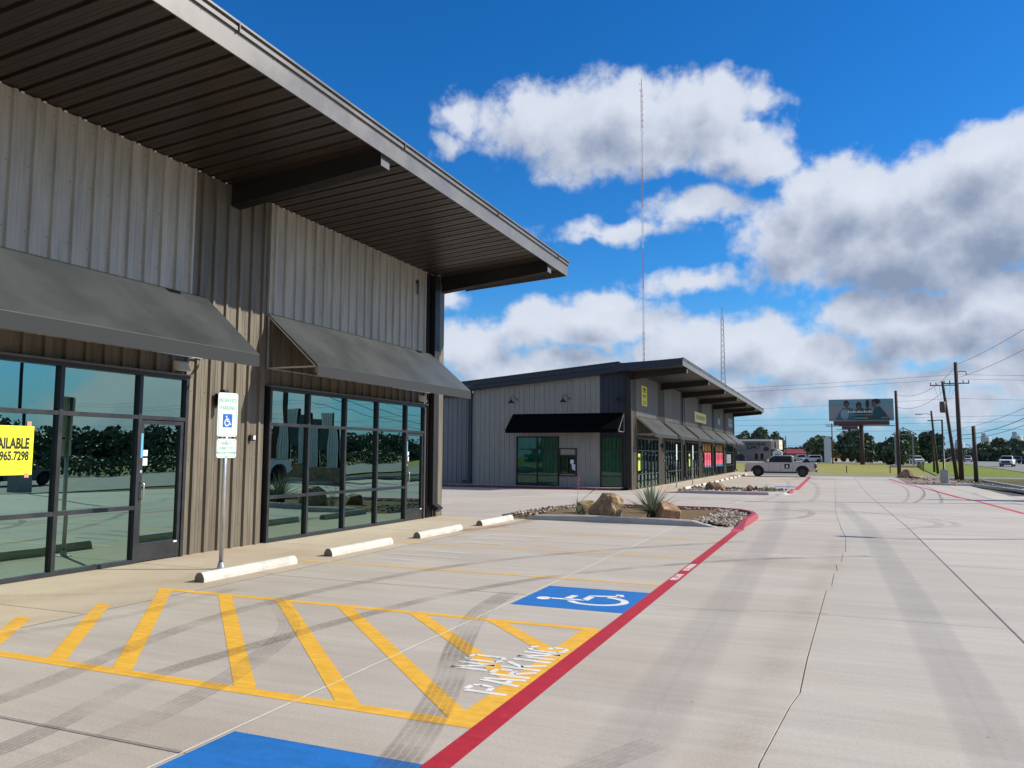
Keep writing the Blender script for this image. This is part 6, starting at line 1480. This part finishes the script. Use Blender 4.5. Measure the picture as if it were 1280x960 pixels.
ptree(1140, 1182, 539, 578, 210, 'broad oak behind the thin poles left of the highway', M_leafd, 7, 8000, .40, 13)
ptree(914, 948, 540, 570, 262, 'loose pale crowned tree over the roof of the welding shop, left', M_leafb, 8, 3600, .5, 10)
ptree(936, 966, 534, 562, 258, 'tallest tree behind the welding shop', M_leafb, 9, 4200, .5, 9)
ptree(955, 984, 540, 572, 262, 'open branched tree right of the welding shop', M_leafb, 10, 3200, .46, 11)
ptree(899, 925, 560, 574, 215, 'low shrub beside the blue van at the left end of the grass', M_leafb, 11, 1500, .4, 6)
for k, (a, b, yt, Y, mt) in enumerate(((1205, 1232, 563, 300, M_leafb), (1217, 1246, 553, 310, M_leaf), (1232, 1264, 548, 300, M_leafb), (1250, 1286, 549, 312, M_leaf), (1262, 1300, 553, 280, M_leafd), (1185, 1210, 566, 330, M_leafb), (1222, 1262, 560, 285, M_leafd), (1290, 1340, 550, 300, M_leaf))):
    ptree(a, b, yt, 580, Y, ['first', 'second', 'third', 'fourth', 'fifth', 'sixth', 'seventh', 'eighth'][k] + ' tree of the woods across the highway', mt, 30 + k, 5600, .55, 11)
def woods(name, pts, n, seed, label, mt, leaf=.9):
    q = random.Random(seed); blobs = []
    for (x0, y0), (x1, y1) in zip(pts[:-1], pts[1:]):
        L = math.hypot(x1 - x0, y1 - y0); k = int(L / 7)
        for i in range(k): 
            t = (i + q.random()) / k; h = q.uniform(3.4, 6.5); blobs.append((x0 + (x1 - x0) * t, y0 + (y1 - y0) * t, h * .5, q.uniform(4, 7), q.uniform(4, 7), h * .62))
    me = crown_mesh([(b[0], b[1], b[2]) + tuple(b[3:]) for b in blobs], n, leaf, seed, shell=.3); me.materials.append(mt); o = link(name, me, None, None, (0, 0, ZG)); tag(o, label, 'trees', kind='stuff')
woods('far_woods', [(-330, 420), (-120, 480), (60, 520), (190, 640)], 16000, 41, 'far line of trees along the horizon', M_leafb, 1.3)
woods('street_woods', [(92, -300), (84, -60), (86, 60), (96, 180), (120, 300)], 90000, 42, 'woods across the highway, outside the right of the picture', M_leafd, .42)
woods('rear_woods', [(60, -260), (0, -150), (-80, -140)], 16000, 43, 'woods far behind the camera', M_leafd, .8)

# ------------------------------------------------ vehicles
def wheel(root, x, y, r0, w, side, rim=M_rim):
    m = MB(); m.lathe([(r0 * .62, -w / 2), (r0 * .93, -w / 2), (r0, -w * .36), (r0, w * .36), (r0 * .93, w / 2), (r0 * .62, w / 2)], 24, (x, y, r0), 'y'); o = m.build('wheel', M_tyre, root, smooth_=False)
    m = MB(); s_ = side * w * .40; m.lathe([(r0 * .62, s_), (r0 * .58, s_ - side * .03), (r0 * .5, s_ - side * .05), (0.02, s_ - side * .02)], 20, (x, y, r0), 'y'); m.build('rim_dish', M_blackp, o)
    m = MB()
    for k in range(6):
        a = k * math.pi / 3; m.bar((x + .05 * math.cos(a), y + s_, r0 + .05 * math.sin(a)), (x + r0 * .6 * math.cos(a), y + s_, r0 + r0 * .6 * math.sin(a)), r0 * .16, .02, (0, 1, 0))
    m.lathe([(r0 * .63, s_ + side * .008), (r0 * .56, s_ + side * .008)], 24, (x, y, r0), 'y'); m.build('rim', rim, o); return o
def vehicle(name, loc, rz, kind, paint_m, label, cat='car', sc=1.0, group=None, detail=False):
    t = bpy.data.objects.new(name, None); COL.objects.link(t); WL[t.name] = Vector((0, 0, 0)); tag(t, label, cat, group)
    if kind == 'pickup':
        L, Wd, H_ = 5.9, 1.98, 1.86; wb = (1.05, 4.78); r0 = .41
        low = [(.02, .50), (.0, 1.02), (.07, 1.13), (1.40, 1.23), (1.62, 1.235), (4.05, 1.24), (4.06, 1.22), (5.86, 1.24), (5.90, 1.15), (5.88, .62), (5.6, .45)]
        cab = [(1.50, 1.19), (2.30, 1.80), (2.6, 1.86), (3.85, 1.85), (4.02, 1.78), (4.10, 1.23)]; gl = [(1.72, 1.26), (2.36, 1.76), (2.62, 1.80), (3.80, 1.79), (3.90, 1.73), (3.94, 1.26)]
    elif kind == 'suv':
        L, Wd, H_ = 4.8, 1.92, 1.78; wb = (.95, 3.80); r0 = .37
        low = [(.02, .45), (.0, .85), (.15, .98), (1.2, 1.08), (4.62, 1.12), (4.78, .95), (4.76, .5), (4.6, .40)]
        cab = [(1.05, 1.06), (1.75, 1.66), (2.1, 1.76), (4.1, 1.76), (4.35, 1.70), (4.72, 1.10)]; gl = [(1.3, 1.10), (1.84, 1.62), (2.15, 1.69), (4.0, 1.69), (4.2, 1.62), (4.5, 1.12)]
    else:
        L, Wd, H_ = 4.7, 1.82, 1.45; wb = (.9, 3.7); r0 = .33
        low = [(.02, .40), (.0, .68), (.15, .78), (1.2, .92), (3.9, .98), (4.62, .92), (4.7, .75), (4.66, .42), (4.5, .34)]
        cab = [(1.15, .90), (1.9, 1.36), (2.3, 1.45), (3.1, 1.44), (3.5, 1.36), (4.1, .97)]; gl = [(1.4, .94), (1.96, 1.31), (2.3, 1.39), (3.05, 1.38), (3.4, 1.30), (3.85, .98)]
    zb_ = low[0][1] - .06; a0_ = math.asin((zb_ - r0 - .02) / (r0 + .085))
    def arch(cx): return [(cx + (r0 + .085) * math.cos(a), r0 + .02 + (r0 + .085) * math.sin(a)) for a in [a0_ + (math.pi - 2 * a0_) * (k / 10) for k in range(11)]]
    prof = list(low) + [(p[0], max(p[1], zb_)) for p in arch(wb[1])] + [(p[0], max(p[1], zb_)) for p in arch(wb[0])]
    m = MB(); m.prism(prof, 'y', -Wd / 2 + .03, Wd / 2 - .03); b = m.build('body', paint_m, t); bevel(b, .03, 2, 50)
    for x in wb: MB().box(x - r0 - .02, x + r0 + .02, -Wd / 2 + .32, Wd / 2 - .32, .3, r0 * 2 + .08).build('wheel_well', M_blackp, b)
    # cabin narrows upwards
    def taper(poly, w0, w1, z0, z1, nm, mt, par, inset=0):
        m = MB(); n = len(poly)
        def hw(z): return w0 + (w1 - w0) * (z - z0) / (z1 - z0)
        vs = [(x, -hw(z), z) for x, z in poly] + [(x, hw(z), z) for x, z in poly]
        m.add(vs, [tuple(range(n))[::-1], tuple(range(n, 2 * n))] + [(i, (i + 1) % n, n + (i + 1) % n, n + i) for i in range(n)]); return m.build(nm, mt, par)
    c = taper(cab, Wd / 2 - .06, Wd / 2 - .22, cab[0][1], H_, 'cabin', paint_m, t); bevel(c, .04, 3, 30)
    taper(gl, Wd / 2 - .045, Wd / 2 - .20, cab[0][1], H_, 'side_window', M_carglass, c)
    q = MB(); (x0, z0), (x1, z1) = cab[0], cab[1]; h0, h1 = Wd / 2 - .14, Wd / 2 - .26
    q.add([(x0 + .08, -h0, z0 + .05), (x0 + .08, h0, z0 + .05), (x1 - .0, h1, z1 - .0), (x1 - .0, -h1, z1 - .0)], [(0, 1, 2, 3)]); ww = q.build('windscreen', M_carglass, c); ww.location += Vector((-.035, 0, .02))
    (x0, z0), (x1, z1) = cab[-1], cab[-2]; q = MB(); q.add([(x0, -h0, z0 + .05), (x0, h0, z0 + .05), (x1, h1, z1 - .03), (x1, -h1, z1 - .03)], [(0, 1, 2, 3)]); ww = q.build('rear_window', M_carglass, c); ww.location += Vector((.03, 0, .0))
    for x in wb:
        for sd_ in (-1, 1):
            wheel(t, x, sd_ * (Wd / 2 - .13), r0, .26, sd_)
            m = MB(); ar = arch(x); ar2 = [(x + (r0 + .16) * math.cos(a), r0 + .02 + (r0 + .16) * math.sin(a)) for a in [math.pi * k / 10 for k in range(11)]]
            yy = sd_ * (Wd / 2 - .025)
            m.add([(p[0], yy, max(p[1], .35)) for p in ar] + [(p[0], yy, max(p[1], .35)) for p in ar2], [(i, i + 1, 12 + i, 11 + i) for i in range(10)]); m.build('wheel_arch', M_blackp, b)
    MB().box(wb[0] + r0 + .1, wb[1] - r0 - .1, -Wd / 2 + .08, Wd / 2 - .08, .30, .45).build('sill', M_blackp, b)
    MB().box(-.06, .10, -Wd / 2 + .1, Wd / 2 - .1, .38, .62).build('front_bumper', paint_m if kind != 'pickup' else M_fascia, t)
    MB().box(L - .12, L + .08, -Wd / 2 + .08, Wd / 2 - .08, .45, .66).build('rear_bumper', M_fascia, t)
    MB().box(-.045, .02, -.62, .62, .66, low[1][1] - .03).build('grille', M_blackp, t)
    hl = mat('headlamp_lens', (.55, .55, .52), .15) if 'headlamp_lens' not in MATS else MATS['headlamp_lens']; tl = mat('tail_lamp_red', (.22, .012, .015), .3) if 'tail_lamp_red' not in MATS else MATS['tail_lamp_red']
    for sd_ in (-1, 1):
        zc = low[1][1] - .12
        MB().box(-.03, .24, sd_ * (Wd / 2 - .06) - .10, sd_ * (Wd / 2 - .06) + .045, zc - .10, zc + .05).build('headlight', hl, t)
        MB().box(L - .16, L + .02, sd_ * (Wd / 2 - .06) - .09, sd_ * (Wd / 2 - .06) + .045, .78 if kind == 'pickup' else .8, 1.12 if kind == 'pickup' else 1.05).build('tail_light', tl, t)
        m = MB(); mx_ = cab[0][0] + .42; mz = cab[0][1] + .12; m.box(mx_ - .05, mx_ + .10, sd_ * (Wd / 2 + .10) - .10, sd_ * (Wd / 2 + .10) + .08, mz, mz + .20); bevel(m.build('mirror', M_fascia if not detail else M_white, c), .03)
    if kind == 'pickup':
        MB().box(4.16, 5.82, -Wd / 2 + .13, Wd / 2 - .13, 1.235, 1.26).build('bed_cover', M_blackp, b)
    if detail:
        for sd_ in (-1, 1):
            m = MB(); yy = sd_ * (Wd / 2 - .024)
            for x in (2.0, 2.98, 3.98): m.box(x, x + .012, yy - .004, yy + .004, .50, 1.2)
            m.build('door_gap', M_blackp, b)
            MB().box(3.30, 3.74, yy - .004, yy + .008, .72, 1.12).build('door_decal', M_ink, b)
            m = MB(); m.add([(3.42, yy + sd_ * .010, .80), (3.62, yy + sd_ * .010, .80), (3.58, yy + sd_ * .010, 1.0), (3.52, yy + sd_ * .010, 1.06), (3.46, yy + sd_ * .010, 1.0)], [(0, 1, 2, 3, 4)]); m.build('decal_emblem', M_white, b, fix=False)
            for x in (2.72, 3.80): MB().box(x, x + .16, yy - .0, yy + sd_ * .03, 1.06, 1.09).build('door_handle', M_white, b)
        for sd_ in (-1, 1): MB().box(4.02, 4.09, sd_ * (Wd / 2 - .10) - .03, sd_ * (Wd / 2 - .10) + .03, 1.25, 1.66).build('cab_edge', M_white, c)
    t.location = loc; t.rotation_euler = (0, 0, rz); t.scale = (sc,) * 3
    return t
def cp(name, col, met=.2): return mat(name, col, .42, met * .5, .03)
P_silver = cp('silver_car_paint', (.52, .52, .52), .3); P_white = cp('white_car_paint', (.72, .73, .74), 0); P_dark = cp('dark_car_paint', (.02, .022, .028)); P_blue = cp('navy_car_paint', (.012, .02, .06)); P_grey = cp('grey_car_paint', (.16, .17, .19)); P_slate = cp('slate_blue_car_paint', (.13, .14, .22))
vehicle('pickup_truck', (-7.35, 73.6, ZG), 0, 'pickup', P_silver, 'silver crew cab pickup with a black square decal on its rear door', 'pickup truck', 1.0, detail=True)
vehicle('parked_suv', (-12.0, 206, ZG), R(82), 'suv', P_dark, 'dark SUV parked far behind, left of the parked silver pickup', 'car')
vehicle('parked_pickup', (-10.4, 203, ZG), R(25), 'pickup', P_silver, 'silver pickup parked in the far yard between two dark cars', 'pickup truck')
vehicle('parked_suv', (-6.2, 210, ZG), R(30), 'suv', P_dark, 'dark SUV parked in the far yard behind the white one', 'car')
vehicle('parked_suv', (-7.3, 200, ZG), R(20), 'suv', P_white, 'white SUV parked in the far yard left of the white pylon', 'car')
vehicle('parked_van', (-27.5, 224, ZG), 0, 'suv', P_blue, 'navy blue van parked at the left end of the welding shop', 'van', 1.05)
vehicle('driving_pickup', (27.0, 156, ZG + .03), R(75), 'pickup', P_white, 'white pickup driving towards the camera on the highway', 'pickup truck', 1.0)
vehicle('driving_car', (36.2, 215, ZG + .03), R(20), 'suv', P_slate, 'pale blue car on the highway left of the white pickup', 'car')
vehicle('driving_car', (39.5, 205, ZG + .03), R(75), 'suv', P_dark, 'dark car on the highway right behind the white pickup', 'car')
vehicle('driving_car', (34.5, 252, ZG + .03), R(80), 'suv', P_silver, 'silver SUV on the highway between the short pole and the woods', 'car')
vehicle('parked_car', (27.5, 243, ZG + .03), R(5), 'sedan', P_slate, 'slate blue sedan on the highway behind the utility poles', 'car', 1.05)
vehicle('parked_car', (22.8, 238, ZG + .03), R(8), 'sedan', P_white, 'white sedan behind the thin poles', 'car')
vehicle('parked_car', (20.2, 235, ZG + .03), R(70), 'suv', P_dark, 'small dark car beside the white sedan behind the thin poles', 'car', .9)
vehicle('parked_suv', (17.6, 196, ZG), R(100), 'suv', P_white, 'white SUV parked in the shade of the oaks', 'car')
q_ = random.Random(77)
blobs_ = [(36.5 + q_.uniform(-1, 1) + .05 * (y - 40) * (y > 40), y, .7, q_.uniform(1.2, 2.2), q_.uniform(2.5, 4), q_.uniform(.9, 1.5)) for y in range(-120, 100, 4)]
me_ = crown_mesh(blobs_, 26000, .16, 77, 'hedge', shell=.3); me_.materials.append(M_leafd); tag(link('roadside_hedge', me_, None, None, (0, 0, ZG)), 'low dark hedge along the far side of the highway, outside the right of the picture', 'hedge', kind='stuff')
# things across the lot that the shop windows mirror
vehicle('parked_pickup', (11.2, 31.5, gz(31.5)), R(97), 'pickup', P_white, 'white pickup at the street edge, outside the right of the picture', 'pickup truck')
vehicle('driving_car', (19.0, 8, ZG + .03), R(92), 'suv', P_dark, 'dark SUV on the highway, outside the right of the picture', 'car'); vehicle('driving_car', (24, 33, ZG + .03), R(-88), 'sedan', P_grey, 'grey sedan on the highway, outside the right of the picture', 'car')
t = empty('monument_sign', (12.0, 41.5, gz(41.5)), 'stone based tenant sign with white fluted pylons, outside the right of the picture', 'sign')
z = gz(41.5); Mst = mat('tan_ashlar', (.42, .30, .16), .85, 0, .2, 4, objrand=.25); Mfl = mat('fluted_white', (.66, .70, .66), .5)
MB().box(9.75, 14.25, 41.25, 41.75, z, z + 1.02).build('base', M_stopend, t)
r_ = random.Random(2)
for k in range(7):
    x = 9.72 - r_.uniform(0, .0)
    while x < 14.2:
        w = min(r_.uniform(.25, .6), 14.28 - x); MB().box(x + .006, x + w - .006, 41.20 - r_.uniform(0, .02), 41.80 + r_.uniform(0, .02), z + .145 * k + .005, z + .145 * k + .14).build('stone', Mst, t); x += w
for x in (9.95, 11.5, 13.25):
    m = MB()
    for k in range(5): m.box(x + .16 * k, x + .16 * k + .11, 41.32, 41.68, z + 1.03, z + 4.6)
    m.box(x, x + .75, 41.38, 41.62, z + 1.03, z + 4.58); m.build('fluted_pylon', Mfl, t)
MB().box(10.75, 13.2, 41.42, 41.58, z + 2.2, z + 4.2).build('sign_panel', mat('sign_panel_green', (.05, .09, .08), .4), t)
